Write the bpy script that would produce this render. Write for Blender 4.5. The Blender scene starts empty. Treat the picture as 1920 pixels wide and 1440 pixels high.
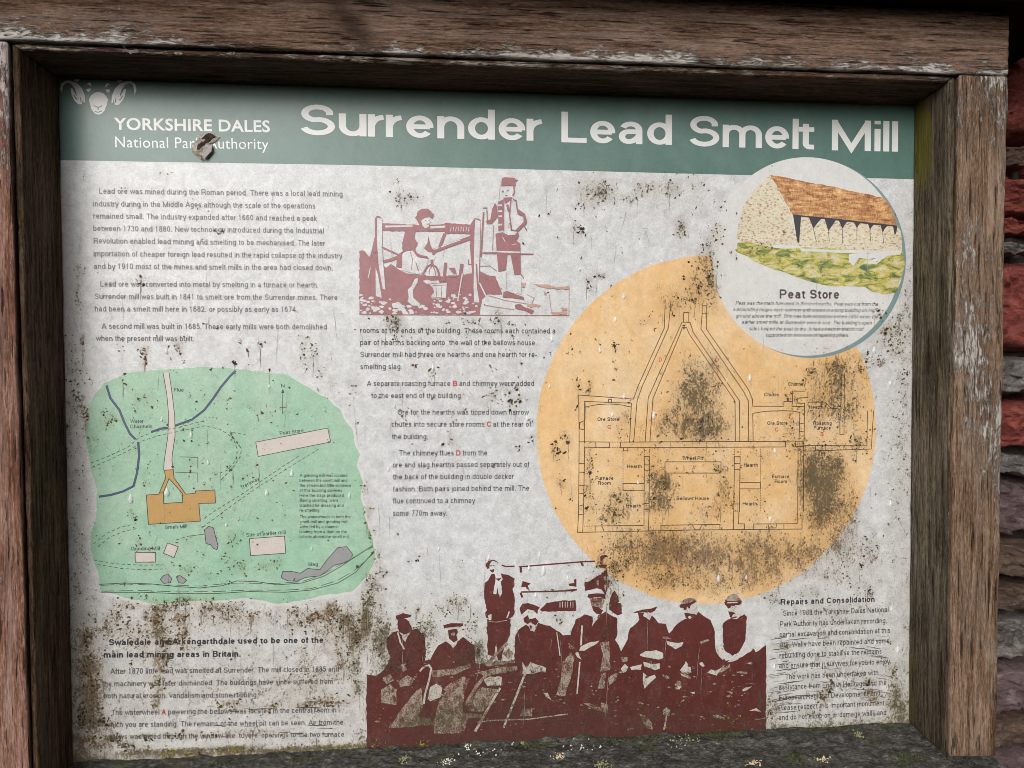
import bpy, bmesh, math, random
import numpy as np
from mathutils import Matrix, Vector
from mathutils.geometry import delaunay_2d_cdt
random.seed(7); rng = np.random.default_rng(7)
S = bpy.context.scene

# ------------------------------------------------------------------ camera, world, sun, exposure
FPX, CW, CH = 1442.0, 960.0, 720.0
RV = np.array([0.0272, -0.0921, -0.0035]); CAM = np.array([-0.0679, -0.7591, 0.0564])
def _rod(r):
    t = np.linalg.norm(r); k = r/t
    K = np.array([[0, -k[2], k[1]], [k[2], 0, -k[0]], [-k[1], k[0], 0]])
    return np.eye(3) + math.sin(t)*K + (1-math.cos(t))*K@K
RM = _rod(RV) @ np.array([[1, 0, 0], [0, 0, -1], [0, 1, 0.]])
cam = bpy.data.objects.new('camera', bpy.data.cameras.new('camera')); S.collection.objects.link(cam)
m4 = np.eye(4); m4[:3, 0] = RM[0]; m4[:3, 1] = -RM[1]; m4[:3, 2] = -RM[2]; m4[:3, 3] = CAM
cam.matrix_world = Matrix(m4.tolist())
cam.data.sensor_width = 36; cam.data.lens = FPX/1920*36; cam.data.clip_start = 0.02; cam.data.clip_end = 200
S.cycles.filter_width = 0.9
S.camera = cam

SUN_ELEV, SUN_AZ = 24, 203        # soft overcast light, over the photographer's left shoulder
w = bpy.data.worlds.new('World'); S.world = w; w.use_nodes = True
nt = w.node_tree; bg = nt.nodes['Background']; sky = nt.nodes.new('ShaderNodeTexSky')
sky.sky_type = 'NISHITA'; sky.sun_disc = False; sky.sun_elevation = math.radians(SUN_ELEV); sky.sun_rotation = math.radians(SUN_AZ)
sky.dust_density = 6; sky.ozone_density = 1
hs = nt.nodes.new('ShaderNodeHueSaturation'); hs.inputs['Saturation'].default_value = 0.35
nt.links.new(sky.outputs[0], hs.inputs['Color']); nt.links.new(hs.outputs[0], bg.inputs[0]); bg.inputs[1].default_value = 0.10
sl = bpy.data.lights.new('sun', 'SUN'); sl.energy = 1.5; sl.angle = math.radians(40); sl.color = (.94, .975, 1)
sun = bpy.data.objects.new('sun', sl); S.collection.objects.link(sun)
az, el = math.radians(SUN_AZ), math.radians(SUN_ELEV)
sd = Vector((math.sin(az)*math.cos(el), math.cos(az)*math.cos(el), math.sin(el)))   # towards the sun
sun.rotation_euler = sd.to_track_quat('Z', 'Y').to_euler(); sun.location = sd*5
vs = S.view_settings; vs.view_transform = 'Standard'; vs.look = 'None'; vs.gamma = 1; vs.use_curve_mapping = False
vs.exposure = 0.0

# ------------------------------------------------------------------ helpers
def srgb(r, g, b):
    f = lambda c: (c/255/12.92) if c/255 <= .04045 else ((c/255+.055)/1.055)**2.4
    return (f(r), f(g), f(b), 1)
def P(x, y, d=0.0):
    """rectified survey: a point measured on the photograph -> its place on the plane at depth d"""
    v = RM.T @ np.array([(x-CW)/FPX, (y-CH)/FPX, 1.]); t = (d-CAM[1])/v[1]
    return CAM + t*v
def PP(pts, d=0.0): return np.array([P(x, y, d) for x, y in pts])
def vnoise(x, y, seed=0):
    x = np.asarray(x, float); y = np.asarray(y, float)
    xi = np.floor(x).astype(np.int64); yi = np.floor(y).astype(np.int64); fx = x-xi; fy = y-yi
    fx = fx*fx*(3-2*fx); fy = fy*fy*(3-2*fy)
    def h(a, b):
        n = (a*374761393 + b*668265263 + seed*974634777) & 0x7fffffff
        n = ((n ^ (n >> 13))*1274126177) & 0x7fffffff
        return ((n ^ (n >> 16)) & 0xffff)/65535.
    return (h(xi, yi)*(1-fx)+h(xi+1, yi)*fx)*(1-fy) + (h(xi, yi+1)*(1-fx)+h(xi+1, yi+1)*fx)*fy
def fbm(x, y, o=4, seed=0):
    s = 0; a = .5; n = 0
    for i in range(o):
        s = s + a*vnoise(x*2**i, y*2**i, seed+i); n += a; a *= .5
    return s/n
def link(o, parent=None):
    S.collection.objects.link(o)
    if parent is not None: o.parent = parent
    return o
def mesh_obj(name, V, F, mats, parent=None, midx=None, attrs=None, smooth=False):
    me = bpy.data.meshes.new(name); me.from_pydata([tuple(map(float, v)) for v in V], [], [tuple(f) for f in F])
    for m in (mats if isinstance(mats, (list, tuple)) else [mats]): me.materials.append(m)
    if midx is not None: me.polygons.foreach_set('material_index', np.array(midx, np.int32))
    if smooth: me.polygons.foreach_set('use_smooth', np.ones(len(me.polygons), bool))
    for k, a in (attrs or {}).items():
        at = me.attributes.new(k, 'FLOAT', 'POINT'); at.data.foreach_set('value', np.asarray(a, np.float32))
    me.update()
    return link(bpy.data.objects.new(name, me), parent)
def tag(o, label=None, cat=None, group=None, kind=None):
    for k, v in (('label', label), ('category', cat), ('group', group), ('kind', kind)):
        if v: o[k] = v
    return o
def empty(name, loc):
    o = bpy.data.objects.new(name, None); o.location = loc; o.empty_display_size = .05; return link(o)

# ------------------------------------------------------------------ dirt map of the panel (photo px): x, y, rx, ry, film, specks, colour, speck size px
# colour: 0 black-olive lichen, 1 rust brown, 2 olive, 3 yellow moss
DIRT = [
 (760,372,20,14,.5,40,2,3),(745,340,10,12,.2,10,2,2),(1118,358,30,20,.62,110,2,3.0),(1165,372,28,10,.4,50,2,2.5),(1100,385,25,8,.3,30,0,3),(1215,352,28,14,.5,80,2,2.6),
 (1260,352,22,16,.5,60,2,2.6),(1308,340,16,16,.3,30,2,2.5),(1078,428,7,9,.6,16,0,5),(1093,436,4,6,.4,8,0,4),(1278,425,11,18,.7,26,2,5),(1030,400,6,4,.2,5,0,3),
 (1104,525,8,9,.5,12,0,5),(1126,519,10,8,.5,14,0,5),(1147,535,5,5,.2,4,0,4),(1320,500,25,30,.5,60,0,3),(1305,545,26,34,.55,120,2,3),(1335,545,12,40,.6,70,0,3),(1345,440,14,24,.4,60,1,2.5),(1330,470,14,30,.45,40,0,3),
 (1260,570,25,26,.45,55,0,3),(1215,600,16,10,.25,14,1,3),(1300,740,38,50,.55,260,2,2.6),(1310,800,50,26,.62,150,0,3),(1255,790,22,30,.5,70,2,2.6),(1340,690,26,30,.4,60,2,2.4),(1300,690,24,24,.4,50,2,2.4),
 (1345,800,20,30,.5,50,2,2.6),(1155,660,5,20,.4,14,0,5),(1158,690,4,16,.3,8,0,4),(1085,722,7,8,.5,12,0,5),(1104,730,8,22,.45,30,0,4),(1078,755,6,6,.3,6,0,4),
 (1042,850,8,20,.4,12,0,5),(1062,822,8,10,.5,14,0,5),(1040,843,7,12,.5,12,0,5),(1050,905,4,12,.6,7,0,6),(1068,935,5,8,.4,7,0,4),(1105,870,8,30,.45,50,0,3.5),(1105,930,10,50,.35,60,0,3),(1100,840,8,16,.3,16,0,3),
 (1170,790,18,26,.35,60,1,2.6),(1165,935,22,20,.5,90,2,3),(1150,965,26,22,.5,90,2,3),(1240,905,22,24,.6,120,2,3),(1235,945,24,20,.55,100,2,3),(1225,880,10,16,.4,30,0,3),
 (1350,880,14,12,.5,50,2,3),(1360,925,20,30,.5,90,0,2.6),(1330,960,30,16,.4,60,2,2.4),(1425,930,14,30,.3,40,1,2.6),
 (1520,890,24,36,.78,110,2,2.6),(1545,930,36,46,.7,150,2,2.6),(1570,880,24,30,.6,70,2,2.6),(1590,960,22,40,.5,70,1,2.6),(1540,970,30,22,.6,70,0,2.6),
 (1565,690,26,20,.62,90,2,3.4),(1520,700,14,14,.5,34,0,4.5),(1580,720,30,26,.5,90,2,3),(1615,695,12,10,.5,18,0,4),(1480,745,24,20,.25,60,1,2.4),(1590,770,30,40,.42,150,2,2.4),(1540,770,26,24,.4,100,0,2.6),(1615,830,16,20,.4,50,0,3),
 (1540,850,30,16,.5,70,0,2.6),(1480,800,14,50,.35,50,0,2.6),(1500,830,12,24,.4,40,0,3),(1610,830,14,12,.5,36,0,3),
 (1180,1020,50,24,.50,260,1,2.2),(1250,1030,60,40,.60,420,1,2.4),(1330,1040,60,36,.48,300,1,2.2),(1420,1030,50,40,.50,280,1,2.2),(1500,1040,44,36,.55,260,1,2.3),(1570,1010,34,40,.5,150,1,2.4),
 (1250,1085,40,22,.5,180,1,2.4),(1330,1095,50,20,.42,160,1,2.2),(1410,1090,50,22,.36,140,1,2.2),(1160,1060,24,26,.6,130,0,2.6),(1140,1090,16,20,.5,60,0,2.6),
 (1270,830,80,12,.2,30,0,2.4),(1200,850,60,30,.22,60,1,2.2),(1420,860,60,40,.2,60,1,2.2),
 (742,604,16,16,.62,60,2,3.4),(728,595,16,8,.4,26,2,3),(885,603,26,8,.4,50,0,3),(935,592,8,16,.45,22,2,3),(870,625,6,6,.4,8,0,3),(960,607,8,6,.4,12,0,3),(755,630,14,6,.3,14,0,3),
 (779,684,4,5,.3,3,0,4),(814,697,4,4,.6,6,0,5),(846,825,6,8,.5,8,2,4),(846,812,5,5,.3,4,2,3),(830,833,3,3,.3,2,0,3),
 (970,728,6,6,.5,9,0,4),(955,735,8,8,.4,9,0,4),(925,742,10,12,.45,20,0,3.5),(960,757,5,8,.6,10,0,5),(975,746,10,5,.4,9,0,4),(912,760,4,6,.3,5,0,4),(915,742,3,5,.3,3,0,4),
 (997,820,5,6,.5,6,0,5),(975,841,5,4,.4,5,0,4),(994,786,3,4,.3,3,0,4),(850,790,6,8,.25,8,2,3),(755,783,6,6,.3,8,2,3),(930,872,5,4,.4,5,0,4),(1025,661,3,3,.2,2,0,3),(975,680,3,3,.2,2,0,3),
 (660,720,8,6,.35,12,1,3),(655,760,5,5,.3,4,1,3),(768,834,4,4,.2,3,0,3),
 (270,670,6,18,.62,40,1,3.2),(272,655,9,8,.4,16,1,3),(335,650,10,14,.5,44,1,3),(226,665,3,22,.35,18,1,2.6),(230,715,3,8,.5,7,1,4),(488,644,3,3,.6,4,0,5),(465,655,3,3,.5,3,0,4),(575,640,10,9,.4,18,1,3),(572,656,10,4,.4,12,0,3),(590,668,8,16,.45,26,1,3),(565,680,20,12,.3,24,1,2.4),
 (265,525,6,9,.45,18,1,3),(270,535,8,4,.3,8,0,3),(605,700,5,10,.4,10,1,3),(620,720,5,14,.3,10,1,3),(508,696,4,3,.6,5,0,4),(441,680,3,2,.5,3,0,4),(440,697,3,2,.3,2,0,3),
 (152,510,8,30,.28,40,2,2.2),(145,560,8,30,.28,50,2,2.2),(155,640,4,16,.45,14,1,3.2),(148,690,10,24,.3,50,2,2.4),(145,760,10,40,.32,60,2,2.4),(160,780,6,22,.6,26,2,3),(135,640,10,60,.2,60,0,2),(130,800,8,60,.22,60,0,2),
 (265,750,24,20,.3,40,1,3),(275,760,6,10,.3,10,1,3),(205,785,14,10,.4,30,1,3),(200,795,10,4,.3,10,1,3),(450,760,30,12,.18,24,1,2.2),(425,745,8,5,.3,6,1,3),(485,776,3,4,.5,4,1,4),(385,750,6,8,.25,9,2,3),(530,765,40,10,.16,26,1,2),
 (170,820,30,20,.2,30,1,2),(250,850,30,30,.15,20,1,2),(360,870,14,12,.25,12,1,3),(485,876,3,7,.5,5,1,4),(432,878,4,4,.5,5,1,4),(290,900,6,6,.25,5,1,2.6),(200,880,20,20,.12,14,2,2),
 (250,965,6,10,.35,14,2,3),(262,1015,5,10,.3,10,1,3),(440,1010,16,18,.3,30,2,2.4),(430,1045,14,10,.25,22,2,2.4),(500,1065,18,8,.35,16,1,2.6),(440,1062,8,12,.35,18,1,3),(455,1060,8,14,.4,16,1,3),(350,1070,12,8,.35,22,2,3),(360,1010,20,6,.2,12,1,2),(400,1076,40,3,.25,16,1,2.2),
 (520,1055,14,12,.25,10,1,2.6),(290,1060,30,16,.15,20,1,2),(230,1090,18,12,.2,16,1,2.4),(690,960,8,16,.5,30,1,3),(685,915,6,12,.4,16,1,3),(693,1000,8,10,.4,14,0,3),(705,1040,6,10,.4,20,0,3.5),(715,1075,8,16,.4,20,0,3),
 (240,1135,26,10,.4,60,1,2.6),(300,1140,26,10,.6,100,2,3),(345,1128,30,8,.6,90,2,3),(395,1140,26,12,.55,110,1,3),(435,1140,20,10,.5,60,1,3),(470,1158,14,10,.5,40,1,3),(430,1155,30,10,.45,60,1,2.6),
 (215,1155,20,12,.4,60,1,3),(240,1185,16,14,.4,60,1,3),(290,1165,16,20,.6,110,1,3),(300,1185,14,18,.65,90,2,3),(340,1165,16,18,.5,80,1,3),(345,1190,12,14,.5,50,1,3),(265,1185,14,10,.4,40,1,3),
 (300,1250,10,20,.5,50,1,3.2),(310,1235,10,8,.6,36,0,4),(245,1245,6,8,.4,12,1,3),(295,1290,9,24,.5,50,1,3.2),(290,1320,8,14,.4,30,1,3),(310,1205,14,8,.55,44,0,4),(250,1205,10,8,.4,22,1,3),(345,1215,8,8,.4,16,1,3),
 (550,1150,18,10,.45,60,1,3),(590,1160,26,14,.5,110,1,3),(620,1145,24,14,.6,120,1,3),(560,1170,18,12,.4,50,1,2.6),(650,1165,20,20,.66,130,0,3.2),(615,1185,22,14,.4,60,1,2.6),(570,1230,6,14,.5,24,1,3),(520,1190,30,16,.15,24,1,2),(470,1180,30,16,.12,20,1,2),
 (640,1240,14,22,.45,60,1,2.8),(600,1265,24,12,.3,40,1,2.4),(610,1310,24,8,.4,40,1,3),(570,1320,20,5,.5,40,1,3.4),(510,1322,16,4,.5,22,1,3.4),(430,1318,20,4,.6,24,0,4),(620,1320,24,4,.5,36,1,3.4),(450,1330,40,4,.35,24,1,3),
 (665,1200,14,26,.75,110,0,3.2),(685,1170,12,30,.75,110,2,3),(690,1130,10,20,.6,90,2,3),(700,1100,8,20,.5,60,0,3),(665,1250,10,20,.55,50,2,3),(670,1290,12,16,.5,50,2,3),(720,1180,16,20,.5,60,2,3),(715,1210,18,26,.6,60,0,3),
 (160,1200,12,26,.42,60,1,2.6),(165,1255,12,26,.5,80,1,3),(170,1290,12,20,.55,70,1,3),(180,1320,8,16,.6,50,1,3),(160,1340,14,16,.45,60,0,3.4),(175,1355,16,10,.55,60,0,4),(200,1360,14,12,.4,40,0,4),(165,1385,18,14,.4,60,1,3),(190,1395,20,8,.5,50,1,3),(215,1385,16,8,.5,34,0,4),(240,1395,20,6,.5,40,0,3),(205,1180,14,26,.35,50,1,2.4),
 (260,1410,40,5,.6,60,2,3),(340,1410,50,5,.8,160,3,3),(440,1406,40,5,.8,120,3,3),(540,1406,60,4,.6,90,3,2.6),(620,1404,40,4,.6,80,3,2.6),(720,1396,40,5,.6,90,3,2.8),(790,1396,30,4,.5,60,3,2.6),(900,1394,80,4,.6,60,2,2.6),(1050,1388,90,4,.5,60,2,2.4),
 (400,1382,120,3,.3,50,1,3),(480,1372,60,2,.35,24,1,3),(330,1378,40,3,.4,24,0,4),(270,1380,20,4,.5,20,0,4),
 (855,1130,22,14,.5,120,2,2.4),(830,1145,10,8,.4,20,2,2.4),(782,1145,4,5,.9,6,0,5),(800,1180,20,26,.4,90,2,2.4),(880,1170,16,20,.3,60,2,2.4),(785,1190,14,14,.5,50,0,3),(895,1220,14,14,.7,60,0,3),(770,1230,30,20,.4,60,0,2.4),(730,1250,22,20,.6,60,2,2.6),(880,1240,30,16,.5,60,2,2.6),
 (860,1060,4,10,.25,7,0,3),(765,1050,4,3,.3,4,0,3),(780,1050,3,3,.3,3,0,3),(745,1000,4,6,.2,5,0,3),(790,1040,14,6,.15,9,2,2.4),(905,1112,5,3,.3,5,2,2.6),(1040,1110,30,8,.3,50,0,2.4),(1050,1160,12,10,.35,40,0,2.6),
 (1130,1060,12,14,.55,50,0,3),(1110,1090,10,10,.4,24,0,2.6),(1150,1120,14,20,.55,50,2,2.6),(1140,1180,16,20,.55,40,0,3),(960,1250,90,60,.25,120,0,2.2),(900,1340,120,30,.45,160,2,2.2),(1080,1350,120,20,.5,160,2,2.2),(1240,1345,120,20,.45,140,2,2.2),(1000,1280,60,60,.25,50,2,2),(800,1350,60,30,.5,90,2,2.4),(1360,1350,60,10,.5,80,3,2.2),
 (1420,1250,14,24,.45,30,0,3),(1430,1330,16,30,.35,30,0,3),(1380,1290,40,40,.2,40,0,2.2),
 (1600,1040,26,26,.3,60,1,2.6),(1630,1030,18,40,.3,60,0,3),(1640,1045,6,5,.6,6,1,5),(1614,1060,4,4,.6,5,0,4),(1560,1080,36,14,.3,70,1,2.4),(1520,1110,26,14,.3,60,1,2.4),(1450,1120,18,16,.3,60,0,2.4),(1630,1110,8,14,.45,30,0,3.2),(1600,1100,20,20,.2,40,0,2.6),(1560,1140,60,14,.16,60,1,2),(1530,1165,50,14,.18,60,1,2),
 (1660,620,16,12,.5,24,1,3.6),(1672,610,8,14,.3,24,2,3),(1650,640,30,16,.3,40,0,3),(1690,610,16,40,.3,100,2,2.6),(1680,650,16,30,.34,90,2,2.6),(1700,560,8,60,.25,60,0,2.4),(1695,720,12,60,.24,80,0,2.2),(1690,850,14,80,.22,90,0,2.2),(1650,680,16,10,.4,36,1,3),(1620,670,20,8,.4,40,0,3),
 (1545,560,40,8,.1,12,0,2),(1650,590,8,8,.5,16,0,4),(1420,470,16,8,.4,26,1,3),(1440,462,10,5,.4,16,0,3),(1370,470,20,20,.2,30,1,2.2),(1400,420,30,30,.12,24,1,2),
 (1555,1292,10,5,.8,14,0,5),(1540,1300,12,8,.4,14,0,4),(1630,1278,6,5,.95,10,0,5),(1628,1300,12,6,.7,14,1,4),(1545,1315,10,8,.4,12,1,4),(1520,1335,24,4,.5,16,1,4),(1680,1300,10,26,.5,50,2,3),(1678,1252,6,5,.5,6,0,5),(1670,1265,6,5,.5,6,0,4),(1675,1320,14,20,.45,40,2,3),(1690,1330,10,20,.5,30,2,3),(1560,1190,50,8,.3,30,1,2.6),(1470,1212,20,6,.4,16,1,3),(1640,1310,20,12,.35,30,1,2.6),(1450,1330,16,26,.4,30,0,3),
 (1600,900,10,60,.1,10,0,2),(590,480,40,20,.05,6,0,2),(400,440,20,16,.08,10,0,3),(375,385,16,10,.12,7,0,3),(420,430,10,6,.1,6,0,3),(235,352,14,4,.2,6,0,3),(310,325,12,8,.12,9,0,2.4),
 (1650,470,14,30,.05,3,2,2),(1180,610,40,20,.05,5,0,3),
]
DIRT += [(1250,1040,90,50,.55,200,1,2.2),(1420,1050,90,50,.5,200,1,2.2),(1310,745,44,70,.6,120,2,2.6),(1540,910,48,70,.66,160,2,2.6),(1560,740,60,60,.42,160,2,2.4),(1240,920,34,44,.5,90,2,2.6),(1150,950,50,40,.35,60,2,2.4),(430,1160,200,30,.30,200,1,2.6),(300,1200,60,50,.34,120,1,2.8),(640,1190,50,50,.42,120,1,2.8),(170,1280,26,110,.42,200,1,2.8),(560,1290,80,50,.25,100,1,2.6),(420,760,200,120,.08,260,1,2.4),(400,950,200,140,.08,260,1,2.4),(800,860,120,160,.03,60,0,2.6),(1600,1060,70,50,.25,120,1,2.4),(1560,1150,90,30,.22,80,1,2.2),(1000,1300,320,80,.22,200,0,2.2),(760,1200,60,60,.3,120,2,2.4),(900,1210,120,60,.24,120,2,2.4)]
DIRT += [(1331,808,230,230,.20,420,1,2.4),(1340,1045,200,70,.34,320,1,2.2),(1560,760,80,110,.30,260,2,2.4),(1300,850,150,80,.20,200,0,2.2),(1000,1320,330,60,.30,260,2,2.2),(1240,380,150,40,.14,90,2,2.4),(1000,520,260,160,.04,120,0,2.4),(420,900,220,200,.12,300,1,2.4),(400,1270,220,90,.22,160,1,2.6),(1570,1260,100,80,.20,160,0,2.2),(850,620,160,24,.2,90,0,2.6),(1680,900,24,300,.2,200,2,2.2),(150,900,24,400,.16,260,2,2.2),(880,720,140,60,.1,60,0,3),(700,1120,26,90,.4,120,2,2.8)]
DC = []
for (x, y, rx, ry, s, n, c, sz) in DIRT:
    p = P(x, y); px_ = P(x+rx, y); py_ = P(x, y+ry)
    DC.append((p[0], p[2], abs(px_[0]-p[0]), abs(py_[2]-p[2]), s, c))
DC = np.array(DC)
PL, PR, PT, PB = P(112, 700)[0], P(1710, 700)[0], P(900, 175)[2], P(900, 1392)[2]
def dirt_at(X, Z):
    X = np.asarray(X, float); Z = np.asarray(Z, float)
    g = np.zeros_like(X); r = np.zeros_like(X)+1e-3; wt = np.zeros_like(X)+2e-3
    for (cx, cz, rx, rz, s, c) in DC:
        k = s*np.exp(-(((X-cx)/(rx*1.15))**2 + ((Z-cz)/(rz*1.15))**2))
        g = np.maximum(g, k) + .25*np.minimum(g, k); wt += k; r += k*(1. if c == 1 else 0.)
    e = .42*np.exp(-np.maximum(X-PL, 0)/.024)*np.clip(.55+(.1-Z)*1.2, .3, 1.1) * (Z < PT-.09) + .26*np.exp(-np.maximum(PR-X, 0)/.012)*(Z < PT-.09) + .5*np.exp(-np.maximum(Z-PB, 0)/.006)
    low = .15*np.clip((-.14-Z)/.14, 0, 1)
    return np.clip(g+e+low, 0, 1), r/wt

# ------------------------------------------------------------------ materials
def node_helpers(nt):
    N = nt.nodes.new; L = nt.links.new
    def put(sock, v):
        if isinstance(v, bpy.types.NodeSocket): L(v, sock)
        elif v is not None: sock.default_value = v
    def math_(op, a, b=None, c=None, clamp=False):
        n = N('ShaderNodeMath'); n.operation = op; n.use_clamp = clamp
        put(n.inputs[0], a); put(n.inputs[1], b)
        if c is not None: put(n.inputs[2], c)
        return n.outputs[0]
    def mix(f, a, b, mode='MIX'):
        n = N('ShaderNodeMix'); n.data_type = 'RGBA'; n.blend_type = mode
        put(n.inputs[0], f); put(n.inputs[6], a); put(n.inputs[7], b); return n.outputs[2]
    def noise(vec, scale, detail=3, rough=.5, dist=0, dim='3D'):
        n = N('ShaderNodeTexNoise'); n.inputs['Scale'].default_value = scale; n.inputs['Detail'].default_value = detail
        n.inputs['Roughness'].default_value = rough; n.inputs['Distortion'].default_value = dist
        if vec is not None: L(vec, n.inputs['Vector'])
        return n.outputs[0]
    def mapping(vec, scale=(1, 1, 1), loc=(0, 0, 0), rot=(0, 0, 0)):
        n = N('ShaderNodeMapping'); L(vec, n.inputs[0]); n.inputs[1].default_value = loc; n.inputs[2].default_value = rot; n.inputs[3].default_value = scale; return n.outputs[0]
    def attr(name):
        n = N('ShaderNodeAttribute'); n.attribute_name = name; return n.outputs['Fac']
    def ramp(f, stops):
        n = N('ShaderNodeValToRGB'); e = n.color_ramp.elements
        while len(e) < len(stops): e.new(.5)
        for i, (p, c) in enumerate(stops): e[i].position = p; e[i].color = c
        L(f, n.inputs[0]); return n.outputs[0]
    def bump(h, strength=.3, dist=.001):
        n = N('ShaderNodeBump'); n.inputs['Strength'].default_value = strength; n.inputs['Distance'].default_value = dist; L(h, n.inputs['Height']); return n.outputs[0]
    return N, L, math_, mix, noise, mapping, attr, ramp, bump
def new_mat(name, rough=.6, spec=.3):
    m = bpy.data.materials.new(name); m.use_nodes = True; b = m.node_tree.nodes['Principled BSDF']
    b.inputs['Roughness'].default_value = rough; b.inputs['Specular IOR Level'].default_value = spec
    return m, m.node_tree, b
BLACK = (.056, .043, .023, 1); RUST = (.175, .10, .050, 1)
_pm = {}
def ink(name, col, fibre=.16, hi=None, art=None, rough=.42):
    """printed laminate in one ink colour, weathered by the dirt the panel carries"""
    if name in _pm: return _pm[name]
    m, nt, b = new_mat(name, rough, .5); b.inputs['Coat Weight'].default_value = .18; b.inputs['Coat Roughness'].default_value = .22; N, L, math_, mix, noise, mapping, attr, ramp, bump = node_helpers(nt)
    pos = N('ShaderNodeNewGeometry').outputs['Position']
    fib = noise(mapping(pos, (1, 1, 1)), 420, 5, .65, 2.2)
    fib2 = noise(pos, 90, 4, .6, .6)
    base = col if art is None else art(N, L, math_, mix, noise, mapping, attr, ramp, pos, col)
    v = math_('ADD', math_('MULTIPLY', math_('SUBTRACT', fib, .5), fibre*3.2), math_('MULTIPLY', math_('SUBTRACT', fib2, .5), fibre*2.0))
    vv = math_('ADD', 1.0, v)
    cm = N('ShaderNodeCombineColor'); [L(vv, cm.inputs[i]) for i in range(3)]
    base = mix(1.0, base, cm.outputs[0], 'MULTIPLY')
    st = math_('MULTIPLY', math_('SUBTRACT', noise(mapping(pos, (1, 1, .45)), 26, 6, .7, .8), .54), 2.2, clamp=True)
    base = mix(math_('MULTIPLY', st, .24), base, (.33, .30, .25, 1))
    g = attr('grime'); r = attr('rust')
    n1 = noise(mapping(pos, (1, 1, .62)), 110, 8, .78, .6); n2 = noise(mapping(pos, (1, 1, .7)), 560, 5, .75, .3)
    n = math_('ADD', math_('MULTIPLY', n1, .50), math_('MULTIPLY', n2, .50))
    n = math_('ADD', math_('MULTIPLY', math_('SUBTRACT', n, .5), 3.1), .5)
    film = math_('MULTIPLY', g, 1.05, clamp=True)
    base = mix(film, base, (.60, .52, .38, 1), 'MULTIPLY')
    f = math_('MULTIPLY', math_('SUBTRACT', math_('ADD', n, math_('MULTIPLY', g, .70)), .83), 4.2, clamp=True)
    f = math_('MULTIPLY', f, .86)
    gc = mix(r, BLACK, RUST); gc = mix(math_('MULTIPLY', fib2, .5), gc, (.085, .072, .035, 1))
    base = mix(f, base, gc, 'DARKEN')
    L(base, b.inputs['Base Color'])
    rg = math_('ADD', rough, math_('MULTIPLY', f, .35)); L(rg, b.inputs['Roughness'])
    h = math_('ADD', math_('MULTIPLY', fib, .25), math_('MULTIPLY', f, 1.0))
    L(bump(h, .25, .0006), b.inputs['Normal'])
    _pm[name] = m; return m

def plain(name, col, rough=.8, var=.3, scale=300, bumpd=.0008, spec=.2):
    if name in _pm: return _pm[name]
    m, nt, b = new_mat(name, rough, spec); N, L, math_, mix, noise, mapping, attr, ramp, bump = node_helpers(nt)
    pos = N('ShaderNodeNewGeometry').outputs['Position']; n = noise(pos, scale, 4, .65)
    lo = tuple(c*(1-var*1.6) for c in col[:3])+(1,); hi_ = tuple(min(1, c*(1+var*1.6)) for c in col[:3])+(1,)
    L(ramp(n, [(.3, lo), (.7, hi_)]), b.inputs['Base Color']); L(bump(n, .6, bumpd), b.inputs['Normal'])
    _pm[name] = m; return m

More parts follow.
